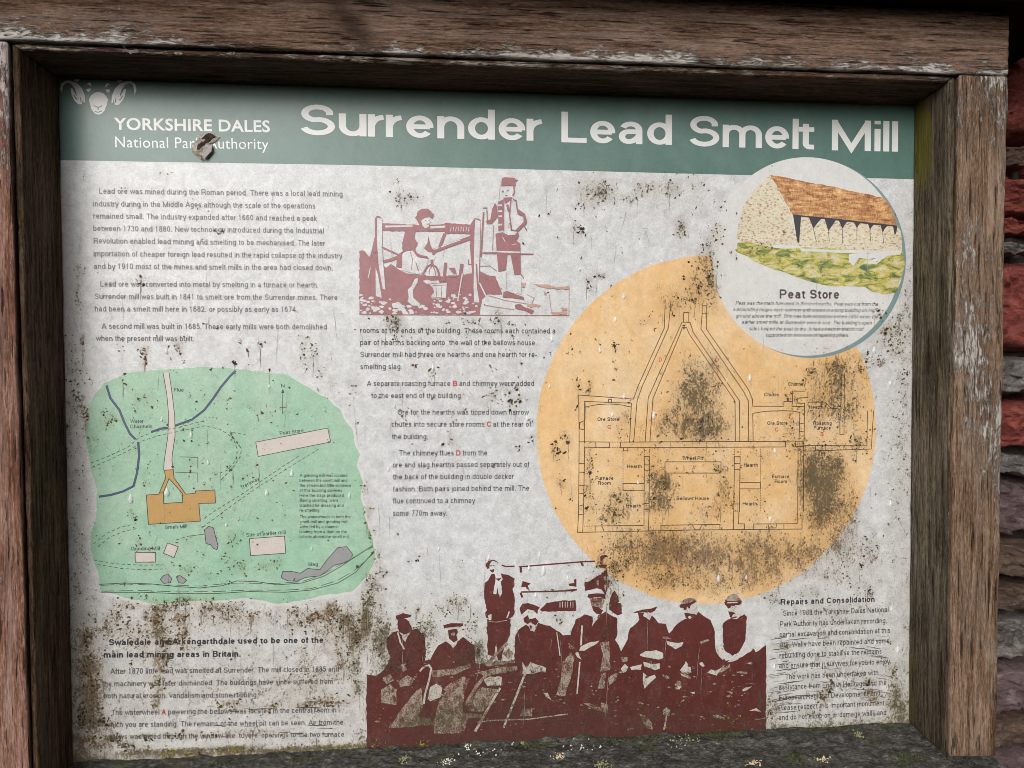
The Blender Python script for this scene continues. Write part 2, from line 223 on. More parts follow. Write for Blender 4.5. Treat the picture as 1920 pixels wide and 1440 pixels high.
def wood(name, axis, c_dark, c_mid, c_light, flake=(.42, .40, .37, 1), flake_amt=.5, algae=(.10, .10, .02, 1), fscale=1.0, rough=.75):
    """weathered timber: grain along one axis, flaking pale stain, algae"""
    m, nt, b = new_mat(name, rough, .08); N, L, math_, mix, noise, mapping, attr, ramp, bump = node_helpers(nt)
    pos = N('ShaderNodeNewGeometry').outputs['Position']
    k = [1, 1, 1]; k['XYZ'.index(axis)] = .055
    k2 = [1, 1, 1]; k2['XYZ'.index(axis)] = .22
    gv = mapping(pos, tuple(k)); fv = mapping(pos, tuple(k2))
    g1 = noise(gv, 260, 6, .68, .4); g2 = noise(gv, 1100, 4, .65); lo = noise(mapping(pos, tuple(.4 if c == axis else 1 for c in 'XYZ')), 24, 4, .6)
    g = math_('ADD', math_('MULTIPLY', g1, .6), math_('ADD', math_('MULTIPLY', g2, .3), math_('MULTIPLY', lo, .35)), )
    g = math_('ADD', math_('MULTIPLY', g, .8), math_('MULTIPLY', math_('SUBTRACT', noise(fv, 700, 4, .75), .5), .38))
    col = ramp(g, [(.40, c_dark), (.50, c_mid), (.60, c_light)])
    wear = attr('wear'); al = attr('algae'); dk = attr('dark')
    wm = math_('MULTIPLY', math_('SUBTRACT', noise(gv, 90, 5, .7, .6), .50), 5, clamp=True)
    col = mix(math_('MULTIPLY', wm, .45), col, tuple(.55*a_+.45*b_ for a_, b_ in zip(c_light[:3], (c_light[0]*.85, c_light[0]*.82, c_light[0]*.84)))+(1,))
    f1 = noise(fv, 330*fscale, 6, .72, .6); f2 = noise(fv, 900*fscale, 3, .6); f3 = noise(pos, 34, 4, .6)
    fl = math_('ADD', math_('ADD', math_('MULTIPLY', f1, .5), math_('MULTIPLY', f2, .22)), math_('MULTIPLY', f3, .32))
    fm = math_('MULTIPLY', math_('SUBTRACT', math_('ADD', fl, math_('MULTIPLY', wear, .23)), .635), 13, clamp=True)
    fcol = mix(noise(fv, 500, 4, .7), tuple(c*.55 for c in flake[:3])+(1,), tuple(min(1, c*1.15) for c in flake[:3])+(1,))
    col = mix(math_('MULTIPLY', fm, flake_amt), col, fcol)
    # dark drying cracks
    cr = math_('MULTIPLY', math_('SUBTRACT', .395, noise(gv, 380, 4, .55, .3)), 14, clamp=True)
    col = mix(math_('MULTIPLY', cr, .75), col, tuple(c*.35 for c in c_dark[:3])+(1,))
    an = noise(pos, 60, 5, .7)
    af = math_('MULTIPLY', math_('SUBTRACT', math_('ADD', an, al), .78), 4, clamp=True)
    col = mix(math_('MULTIPLY', af, .8), col, algae)
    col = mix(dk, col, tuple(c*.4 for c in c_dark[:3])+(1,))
    L(col, b.inputs['Base Color'])
    h = math_('ADD', math_('ADD', g, math_('MULTIPLY', fm, .5)), math_('MULTIPLY', cr, -1.0))
    L(bump(h, 1.0, .0026), b.inputs['Normal'])
    return m

# ------------------------------------------------------------------ timber boards
def board(name, C8, mat, parent, axis_len=None, seed=0, amp=.0006, r=.003, res=.006, wear=None, algae=None, dark=None):
    """C8: corners [(u,v,w)] order 000,100,110,010,001,101,111,011; u along the grain, w into the wall"""
    C8 = np.array(C8, float)
    Lu = np.linalg.norm(C8[1]-C8[0]); Lv = np.linalg.norm(C8[3]-C8[0]); Lw = np.linalg.norm(C8[4]-C8[0])
    def samples(Lx, rs):
        e = [0, r*.35, r*.8, r*1.5]; n = max(1, int((Lx-3*r)/rs)); mid = np.linspace(r*1.5, Lx-r*1.5, n+1)[1:-1]
        return np.unique(np.concatenate([e, mid, [Lx-a for a in e]]))
    su, sv, sw = samples(Lu, res), samples(Lv, res*.6), samples(Lw, res*1.2)
    idx = {}; V = []; F = []
    def vid(i, j, k):
        if (i, j, k) not in idx: idx[(i, j, k)] = len(V); V.append((su[i], sv[j], sw[k]))
        return idx[(i, j, k)]
    nu, nv, nw = len(su)-1, len(sv)-1, len(sw)-1
    for i in range(nu):
        for j in range(nv):
            F.append((vid(i, j, 0), vid(i+1, j, 0), vid(i+1, j+1, 0), vid(i, j+1, 0)))
            F.append((vid(i, j, nw), vid(i, j+1, nw), vid(i+1, j+1, nw), vid(i+1, j, nw)))
        for k in range(nw):
            F.append((vid(i, 0, k), vid(i, 0, k+1), vid(i+1, 0, k+1), vid(i+1, 0, k)))
            F.append((vid(i, nv, k), vid(i+1, nv, k), vid(i+1, nv, k+1), vid(i, nv, k+1)))
    for j in range(nv):
        for k in range(nw):
            F.append((vid(0, j, k), vid(0, j+1, k), vid(0, j+1, k+1), vid(0, j, k+1)))
            F.append((vid(nu, j, k), vid(nu, j, k+1), vid(nu, j+1, k+1), vid(nu, j+1, k)))
    V = np.array(V); q = V.copy(); Ls = np.array([Lu, Lv, Lw])
    rr = r*(.55+1.1*fbm(q[:, 0]*60, q[:, 1]*3+seed, 3, seed))[:, None]
    rr = np.minimum(rr, Ls.min()*.45)
    cl = np.minimum(np.maximum(q, rr), Ls-rr); d = q-cl; n = np.linalg.norm(d, axis=1, keepdims=True)
    q = np.where(n > 1e-9, cl + d/np.maximum(n, 1e-9)*np.minimum(n, rr), q)
    g = fbm(q[:, 0]*14, q[:, 1]*260+seed*7, 3, seed)-.5; g2 = fbm(q[:, 0]*40, q[:, 2]*200+seed*3, 3, seed+5)-.5
    chip = np.clip(fbm(q[:, 0]*90, q[:, 1]*90, 3, seed+9)-.62, 0, 1)*.006
    inner = (V[:, 1] > 1e-6) & (V[:, 1] < Lv-1e-6)
    q[:, 2] += np.where(V[:, 2] < Lw*.5, -g*amp*2.2, 0) + np.where((V[:, 2] < Lw*.3) & ((V[:, 1] < r*1.6) | (V[:, 1] > Lv-r*1.6)), chip, 0)
    q[:, 1] += np.where(V[:, 1] < Lv*.5, g2, -g2)*amp*2.0
    u, v, ww = [(q[:, a]/Ls[a])[:, None] for a in range(3)]
    W = ((1-u)*(1-v)*(1-ww)*C8[0] + u*(1-v)*(1-ww)*C8[1] + u*v*(1-ww)*C8[2] + (1-u)*v*(1-ww)*C8[3]
         + (1-u)*(1-v)*ww*C8[4] + u*(1-v)*ww*C8[5] + u*v*ww*C8[6] + (1-u)*v*ww*C8[7])
    z = np.zeros(len(W))
    at = {'wear': wear(W) if wear else z, 'algae': algae(W) if algae else z, 'dark': dark(W) if dark else z}
    # consistent outward normals
    o = mesh_obj(name, W, F, mat, parent, attrs=at, smooth=True)
    bm = bmesh.new(); bm.from_mesh(o.data); bmesh.ops.recalc_face_normals(bm, faces=bm.faces); bm.to_mesh(o.data); bm.free()
    return o
YF, YL = -.066, -.060
info = empty('information_board', (0, 0, -.42))
tag(info, 'weathered brown timber framed information board about a lead smelt mill, stained with lichen', 'sign')
info_children = []
def part(o): info_children.append(o); return o
def at_depth(p, y): return (p[0], y, p[2])
def push(pts, d): return [(p[0], d, p[2]) for p in pts]

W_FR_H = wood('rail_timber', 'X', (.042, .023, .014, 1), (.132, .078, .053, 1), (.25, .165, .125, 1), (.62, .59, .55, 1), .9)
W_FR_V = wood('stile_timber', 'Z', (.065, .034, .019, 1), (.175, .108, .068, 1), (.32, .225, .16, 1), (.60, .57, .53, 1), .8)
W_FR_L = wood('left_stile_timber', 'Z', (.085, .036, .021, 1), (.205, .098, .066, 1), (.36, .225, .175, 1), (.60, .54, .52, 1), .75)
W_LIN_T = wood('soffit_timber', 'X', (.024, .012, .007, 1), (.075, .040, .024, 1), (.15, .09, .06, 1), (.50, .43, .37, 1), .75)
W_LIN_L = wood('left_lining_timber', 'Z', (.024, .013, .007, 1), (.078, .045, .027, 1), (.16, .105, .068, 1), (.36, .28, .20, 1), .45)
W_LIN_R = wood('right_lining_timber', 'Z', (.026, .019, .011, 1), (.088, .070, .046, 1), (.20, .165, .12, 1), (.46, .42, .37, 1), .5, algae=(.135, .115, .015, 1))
W_SILL = wood('sill_timber', 'X', (.022, .020, .018, 1), (.06, .058, .054, 1), (.13, .125, .115, 1), (.34, .34, .31, 1), .5, algae=(.06, .075, .018, 1), fscale=1.6)
def sill_mat():
    m, nt, b = new_mat('mossy_sill_timber', .85, .25); N, L, math_, mix, noise, mapping, attr, ramp, bump = node_helpers(nt); pos = N('ShaderNodeNewGeometry').outputs['Position']
    a = noise(mapping(pos, (.6, 1, 1)), 120, 8, .75, .8); c_ = noise(mapping(pos, (.5, 1, 1)), 480, 5, .7, .4)
    n = math_('ADD', math_('MULTIPLY', a, .55), math_('MULTIPLY', c_, .45))
    col = ramp(n, [(.38, (.012, .011, .010, 1)), (.49, (.055, .052, .048, 1)), (.58, (.14, .135, .12, 1)), (.66, (.34, .34, .31, 1))])
    gm = math_('MULTIPLY', math_('SUBTRACT', math_('ADD', noise(pos, 90, 6, .72), math_('MULTIPLY', attr('algae'), .7)), .64), 7, clamp=True)
    col = mix(math_('MULTIPLY', gm, .7), col, mix(c_, (.030, .034, .012, 1), (.13, .13, .065, 1)))
    L(col, b.inputs['Base Color']); L(bump(n, 1.0, .003), b.inputs['Normal']); return m
M_SILL = sill_mat()
W_CAN = wood('canopy_timber', 'X', (.006, .004, .003, 1), (.014, .010, .008, 1), (.03, .02, .016, 1), (.05, .04, .035, 1), .2)

def hexa(fr, bk): return list(fr)+list(bk)
# ---- outer frame
def ztop(x): return 73+.0362*(x-14)
tl, tr = P(-130, ztop(-130), YF), P(1893, ztop(1893), YF)
RH = .060
fr = [tl, tr, tr+[0, 0, RH], tl+[0, 0, RH]]
KN = P(650, 38, YF)
def wear_top(W): # pale flaking along the lower edge of the rail
    t = np.interp(W[:, 0], [tl[0], tr[0]], [tl[2], tr[2]]); d = W[:, 2]-t
    s = fbm(W[:, 0]*5, W[:, 2]*3, 3, 3)
    a = np.exp(-np.maximum(d, 0)/.014)*.72 + .5*np.exp(-((W[:, 0]-.06)/.14)**2)*np.clip(1-d/.038, 0, 1) + .25*np.exp(-((W[:, 0]+.42)/.10)**2)*np.clip(1-d/.05, 0, 1)
    return np.clip(a+(s-.5)*1.0-.08-.5*(d > .048), -.6, 1)
def dark_top(W):
    a = np.exp(-(((W[:, 0]-KN[0])*.8+(W[:, 2]-KN[2])*.55)/.012)**2 - ((W[:, 2]-KN[2])/.03)**2)
    return np.clip(a*.75*(.6+fbm(W[:, 0]*90, W[:, 2]*90, 3, 2)), 0, .8)
part(board('top_rail', hexa(fr, push(fr, -.004)), W_FR_H, info, seed=1, amp=.0009, r=.0022, wear=wear_top, dark=dark_top))
a0, a1 = P(14, 74.5, YF), P(58, 1560, YF); wl = np.array([-.075, 0, 0])
fr = [a1+wl, a0+wl, a0, a1]; fr = [fr[0], fr[1]+[0, 0, -.0006], fr[2]+[0, 0, -.0006], fr[3]]
bk = push([fr[0], fr[1], fr[2]-np.array([.014, 0, 0]), fr[3]-np.array([.014, 0, 0])], -.004)
part(board('left_stile', hexa(fr, bk), W_FR_L, info, seed=2, amp=.0009, r=.0028,
     wear=lambda W: .5*np.exp(-((W[:, 2]-.28)/.16)**2)+.10+.9*(fbm(W[:, 0]*30, W[:, 2]*12, 3, 4)-.5)))
b0, b1 = P(1797.5, 138.6, YF), P(1780, 1420, YF); c0, c1 = P(1891.5, 142, YF), P(1869, 1421, YF)
fr = [b1, b0, c0, c1]
bk = push([b1+[.016, 0, 0], b0+[.016, 0, 0], c0, c1], -.004)
part(board('right_stile', hexa(fr, bk), W_FR_V, info, seed=3, amp=.0009, r=.0026,
     wear=lambda W: .5*np.exp(-((W[:, 2]-.33)/.10)**2)+.42*np.exp(-((W[:, 2]-.06)/.12)**2)+.15+.9*(fbm(W[:, 0]*60, W[:, 2]*14, 3, 6)-.5),
     dark=lambda W: .55*np.clip(1-(W[:, 2]-b1[2])/.02, 0, 1)*fbm(W[:, 0]*90, W[:, 2]*50, 3, 8)))
zb = P(1780, 1421, YF)[2]
xl, xr = a1[0]-.075, P(1877, 1424, YF)[0]
fr = [(xl, YF, zb-.085), (xr-.004, YF, zb-.085), (xr-.004, YF, zb-.032), (xl, YF, zb-.032)]
part(board('bottom_rail', hexa(fr, push(fr, -.003)), W_SILL, info, seed=4, amp=.0008, wear=lambda W: np.zeros(len(W))-.2))
# ---- inner linings, each a mitred board from the bead at the front back to the panel
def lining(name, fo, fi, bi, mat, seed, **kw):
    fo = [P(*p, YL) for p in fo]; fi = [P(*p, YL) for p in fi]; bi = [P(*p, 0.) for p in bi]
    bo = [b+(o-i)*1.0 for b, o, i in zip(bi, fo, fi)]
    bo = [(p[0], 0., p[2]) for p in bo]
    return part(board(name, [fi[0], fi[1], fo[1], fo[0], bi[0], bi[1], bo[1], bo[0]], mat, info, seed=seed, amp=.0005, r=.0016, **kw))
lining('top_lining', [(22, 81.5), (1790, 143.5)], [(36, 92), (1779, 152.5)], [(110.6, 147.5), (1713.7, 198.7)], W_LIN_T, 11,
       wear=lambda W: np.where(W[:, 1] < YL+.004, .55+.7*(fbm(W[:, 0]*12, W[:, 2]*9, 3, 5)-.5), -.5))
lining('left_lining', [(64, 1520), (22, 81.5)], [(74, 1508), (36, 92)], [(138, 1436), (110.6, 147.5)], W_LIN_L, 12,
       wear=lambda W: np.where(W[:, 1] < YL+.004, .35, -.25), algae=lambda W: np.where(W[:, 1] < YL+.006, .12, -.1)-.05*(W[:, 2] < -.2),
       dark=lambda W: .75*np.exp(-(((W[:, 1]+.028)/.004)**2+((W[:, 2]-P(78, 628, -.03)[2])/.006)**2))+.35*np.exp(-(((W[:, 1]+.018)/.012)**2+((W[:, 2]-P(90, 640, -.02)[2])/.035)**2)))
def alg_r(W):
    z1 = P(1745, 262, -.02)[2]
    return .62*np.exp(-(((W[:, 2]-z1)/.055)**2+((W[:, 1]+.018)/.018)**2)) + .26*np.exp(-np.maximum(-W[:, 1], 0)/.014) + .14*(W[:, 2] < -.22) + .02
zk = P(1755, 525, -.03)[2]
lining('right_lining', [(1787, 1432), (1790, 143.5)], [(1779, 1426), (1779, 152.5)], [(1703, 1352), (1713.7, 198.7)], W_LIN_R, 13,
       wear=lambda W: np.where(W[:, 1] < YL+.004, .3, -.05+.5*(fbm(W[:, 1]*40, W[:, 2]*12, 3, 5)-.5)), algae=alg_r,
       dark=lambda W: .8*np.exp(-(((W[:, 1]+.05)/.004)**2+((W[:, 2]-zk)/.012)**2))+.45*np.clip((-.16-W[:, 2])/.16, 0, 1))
# ---- sill, sloping forward, rough with moss
zp = P(1703, 1352)[2]; zq = P(1778, 1423, YL)[2]
NX, NY = 460, 44; xs = np.linspace(xl+.004, xr, NX); ts = np.linspace(0, 1, NY)
X, T = np.meshgrid(xs, ts, indexing='ij'); Y = .0015+T*(YF-.006-.0015); Zs = zp+(zq-zp)*T*(.0735/.0615)
B = fbm(X*70, Y*110, 4, 31)*.0042 + fbm(X*330, Y*330, 3, 33)*.0020 + np.clip(fbm(X*28, Y*60, 3, 35)-.55, 0, 1)*.012
Zs = Zs+B-.0045-np.clip(T-.95, 0, 1)*.03 - .003*(X > .43)
V = np.stack([X, Y, Zs], -1).reshape(-1, 3); ii = np.arange(NX*NY).reshape(NX, NY)
F = np.stack([ii[:-1, :-1], ii[1:, :-1], ii[1:, 1:], ii[:-1, 1:]], -1).reshape(-1, 4).tolist()
base = len(V); V2 = np.stack([X[:, [0, -1]].ravel(), Y[:, [0, -1]].ravel(), np.full(NX*2, zp-.03)], -1); V = np.concatenate([V, V2]); jj = base+np.arange(NX*2).reshape(NX, 2)
for i in range(NX-1): F += [(ii[i, -1], ii[i+1, -1], jj[i+1, 1], jj[i, 1]), (ii[i, 0], jj[i, 0], jj[i+1, 0], ii[i+1, 0])]
zz = np.zeros(len(V))
alg = np.concatenate([(.30*fbm(X*30, Y*40, 3, 40)+.14*np.exp(-T/.16)-.02).ravel(), np.zeros(NX*2)])
wr = np.concatenate([(.10+.9*(fbm(X*45, Y*60, 3, 41)-.5)).ravel(), np.zeros(NX*2)-.5])
o = part(mesh_obj('sill', V, F, M_SILL, info, attrs={'wear': wr, 'algae': alg, 'dark': zz}, smooth=True)); tag(o, 'dark mossy sill board sloping forward under the printed panel')
def sill_z(x, y):
    i = np.clip(np.searchsorted(xs, x), 0, NX-1); t = np.clip((y-.0015)/(YF-.006-.0015), 0, 1); return Zs[i, int(round(t*(NY-1)))]
# ---- canopy over the rail
zc = tr[2]+RH+.001
zc0 = tl[2]+RH+.001
C0 = [(tl[0]-.05, -.115, zc0-.002), (tr[0]+.10, -.115, zc-.002), (tr[0]+.10, -.115, zc+.03), (tl[0]-.05, -.115, zc0+.03)]
C1 = [(tl[0]-.05, .06, zc0), (tr[0]+.10, .06, zc), (tr[0]+.10, .06, zc+.05), (tl[0]-.05, .06, zc0+.05)]
o = part(board('canopy_board', C0+C1, W_CAN, info, seed=21, res=.012)); tag(o, 'dark overhanging board above the top rail')

# ------------------------------------------------------------------ the printed panel
PAPER = ink('paper_laminate', (.585, .590, .598, 1), .36)
bx0, bx1, bz0, bz1 = P(100, 700)[0]-.006, P(1722, 700)[0]+.006, P(900, 1430)[2]-.006, P(900, 140)[2]+.006
def grid_sheet(name, x0, x1, z0, z1, y, mat, parent, step=.004):
    nx = int((x1-x0)/step)+1; nz = int((z1-z0)/step)+1
    X, Z = np.meshgrid(np.linspace(x0, x1, nx), np.linspace(z0, z1, nz), indexing='ij')
    V = np.stack([X, np.full_like(X, y), Z], -1).reshape(-1, 3); ii = np.arange(nx*nz).reshape(nx, nz)
    F = np.stack([ii[:-1, :-1], ii[1:, :-1], ii[1:, 1:], ii[:-1, 1:]], -1).reshape(-1, 4)
    return V, F.tolist(), nx, nz
V, F, nx, nz = grid_sheet('p', bx0, bx1, bz0, bz1, .0006, None, None)
n0 = len(V); V = np.concatenate([V, [(bx0, .006, bz0), (bx1, .006, bz0), (bx1, .006, bz1), (bx0, .006, bz1)]])
F.append((n0, n0+3, n0+2, n0+1))
ii = np.arange(nx*nz).reshape(nx, nz)
F += [tuple([n0]+[n0+1]+ii[::-1, 0].tolist()), tuple([n0+3]+ii[:, -1].tolist()+[n0+2]), tuple([n0]+ii[0, :].tolist()+[n0+3]), tuple([n0+1, n0+2]+ii[-1, ::-1].tolist())]
g, r = dirt_at(V[:, 0], V[:, 2])
panel = part(mesh_obj('printed_panel', V, F, PAPER, info, attrs={'grime': g, 'rust': r}))
tag(panel, 'printed laminate panel with green heading band, map, plan and text')

LAY = {'n': 0}
def ydepth(level): return .0005-level*.00004
def poly_obj(name, polys, mats, level, label=None, cut=.006, mi=None, step=.000012):
    """polys: list of Nx2 board coords (x,z) -> one flat print piece; later polygons lie on earlier ones"""
    bm = bmesh.new()
    for k, pl in enumerate(polys):
        y = ydepth(level)-k*step
        a = np.array(pl); ar = .5*np.sum(a[:, 0]*np.roll(a[:, 1], -1)-np.roll(a[:, 0], -1)*a[:, 1])
        if ar < 0: a = a[::-1]
        n_ = len(a); vo, _, fo, _, _, _ = delaunay_2d_cdt([Vector(p) for p in a], [(i, (i+1) % n_) for i in range(n_)], [], 1, 1e-7)
        vs_ = [bm.verts.new((p[0], y, p[1])) for p in vo]
        for t_ in fo:
            f = bm.faces.new([vs_[i] for i in t_]); f.normal_update()
            if f.normal.y > 0: f.normal_flip()
            f.material_index = 0 if mi is None else mi[k]
    if cut:
        xs_ = [v.co.x for v in bm.verts]; zs_ = [v.co.z for v in bm.verts]
        for lo, hi, ax in ((min(xs_), max(xs_), 0), (min(zs_), max(zs_), 2)):
            for t in np.arange(lo+cut, hi, cut):
                co = [0, 0, 0]; no = [0, 0, 0]; co[ax] = t; no[ax] = 1
                bmesh.ops.bisect_plane(bm, geom=bm.verts[:]+bm.edges[:]+bm.faces[:], plane_co=co, plane_no=no, dist=1e-7)
    me = bpy.data.meshes.new(name); bm.to_mesh(me); bm.free()
    for m in (mats if isinstance(mats, (list, tuple)) else [mats]): me.materials.append(m)
    co = np.empty(len(me.vertices)*3); me.vertices.foreach_get('co', co); co = co.reshape(-1, 3)
    g, r = dirt_at(co[:, 0], co[:, 2])
    for k_, a_ in (('grime', g), ('rust', r)):
        at = me.attributes.new(k_, 'FLOAT', 'POINT'); at.data.foreach_set('value', a_.astype(np.float32))
    o = link(bpy.data.objects.new(name, me), panel)
    if label: o['label'] = label
    return o
def B2(pts):  # photo px -> board (x,z)
    q = PP(pts); return q[:, [0, 2]]
def stroke(pts, wpx, closed=False, caps=0.):
    """polyline in board coords -> band polygon quads; wpx width in photo px"""
    p = np.array(pts, float); wd = wpx*.000522
    return band(p, wd, closed)
def band(p, wd, closed=False, sq0=False, sq1=False):
    n = len(p)
    if not closed:
        if sq0: d = p[0]-p[1]; p = p.copy(); p[0] = p[0]+d/max(np.linalg.norm(d), 1e-9)*wd/2
        if sq1: d = p[-1]-p[-2]; p = p.copy(); p[-1] = p[-1]+d/max(np.linalg.norm(d), 1e-9)*wd/2
    out = []
    for i in range(n):
        if closed: a, b = p[i-1], p[(i+1) % n]
        else: a, b = p[max(i-1, 0)], p[min(i+1, n-1)]
        d1 = p[i]-a; d2 = b-p[i]
        l1, l2 = np.linalg.norm(d1), np.linalg.norm(d2)
        d1 = d1/l1 if l1 > 1e-9 else d2/max(l2, 1e-9); d2 = d2/l2 if l2 > 1e-9 else d1
        n1 = np.array([-d1[1], d1[0]]); n2 = np.array([-d2[1], d2[0]]); m = n1+n2; lm = np.linalg.norm(m)
        if lm < .3: m = n1; sc = 1
        else: m = m/lm; sc = min(1/max(m@n1, .3), 2.2)
        out.append((p[i]+m*sc*wd/2, p[i]-m*sc*wd/2))
    return out
def strips(bands, closed=False):
    V = []; F = []
    for (bd, cl) in bands:
        o = len(V); V += [q for pr in bd for q in pr]; n = len(bd)
        for i in range(n if cl else n-1):
            j = (i+1) % n; F.append((o+2*i, o+2*i+1, o+2*j+1, o+2*j))
    return np.array(V), F
def line_obj(name, lines, wpx, mat, level, label=None, dash=None, parent=None):
    """lines: list of px polylines"""
    bands = []
    for k, ln in enumerate(lines):
        p = B2(ln)
        # densify
        q = [p[0]]
        for a, b in zip(p[:-1], p[1:]):
            n = max(1, int(np.linalg.norm(b-a)/.006)); q += [a+(b-a)*t for t in np.linspace(0, 1, n+1)[1:]]
        q = np.array(q)
        if dash:
            s = np.concatenate([[0], np.cumsum(np.linalg.norm(np.diff(q, axis=0), axis=1))]); on, off = dash[0]*.000522, dash[1]*.000522; t = 0
            while t < s[-1]:
                tt = np.linspace(t, min(t+on, s[-1]), 3); seg = np.stack([np.interp(tt, s, q[:, 0]), np.interp(tt, s, q[:, 1])], -1)
                if np.linalg.norm(seg[-1]-seg[0]) > 1e-5: bands.append((band(seg, wpx*.000522), False))
                t += on+off
        else: bands.append((band(q, wpx*.000522), False))
    V, F = strips(bands); y = np.zeros(len(V)); c = 0
    for k, (bd, cl) in enumerate(bands): y[c:c+2*len(bd)] = ydepth(level)-(k % 40)*.000004; c += 2*len(bd)
    V3 = np.stack([V[:, 0], y, V[:, 1]], -1); g, r = dirt_at(V3[:, 0], V3[:, 2])
    o = mesh_obj(name, V3, F, mat, panel if parent is None else parent, attrs={'grime': g, 'rust': r})
    if label: o['label'] = label
    return o
def disc_pts(cx, cz, R, n=128, jit=0): 
    a = np.linspace(0, 2*math.pi, n, endpoint=False); rr = R*(1+jit*(fbm(a*14, a*0, 3, 3)-.5)); return np.stack([cx+rr*np.cos(a), cz+rr*np.sin(a)], -1)

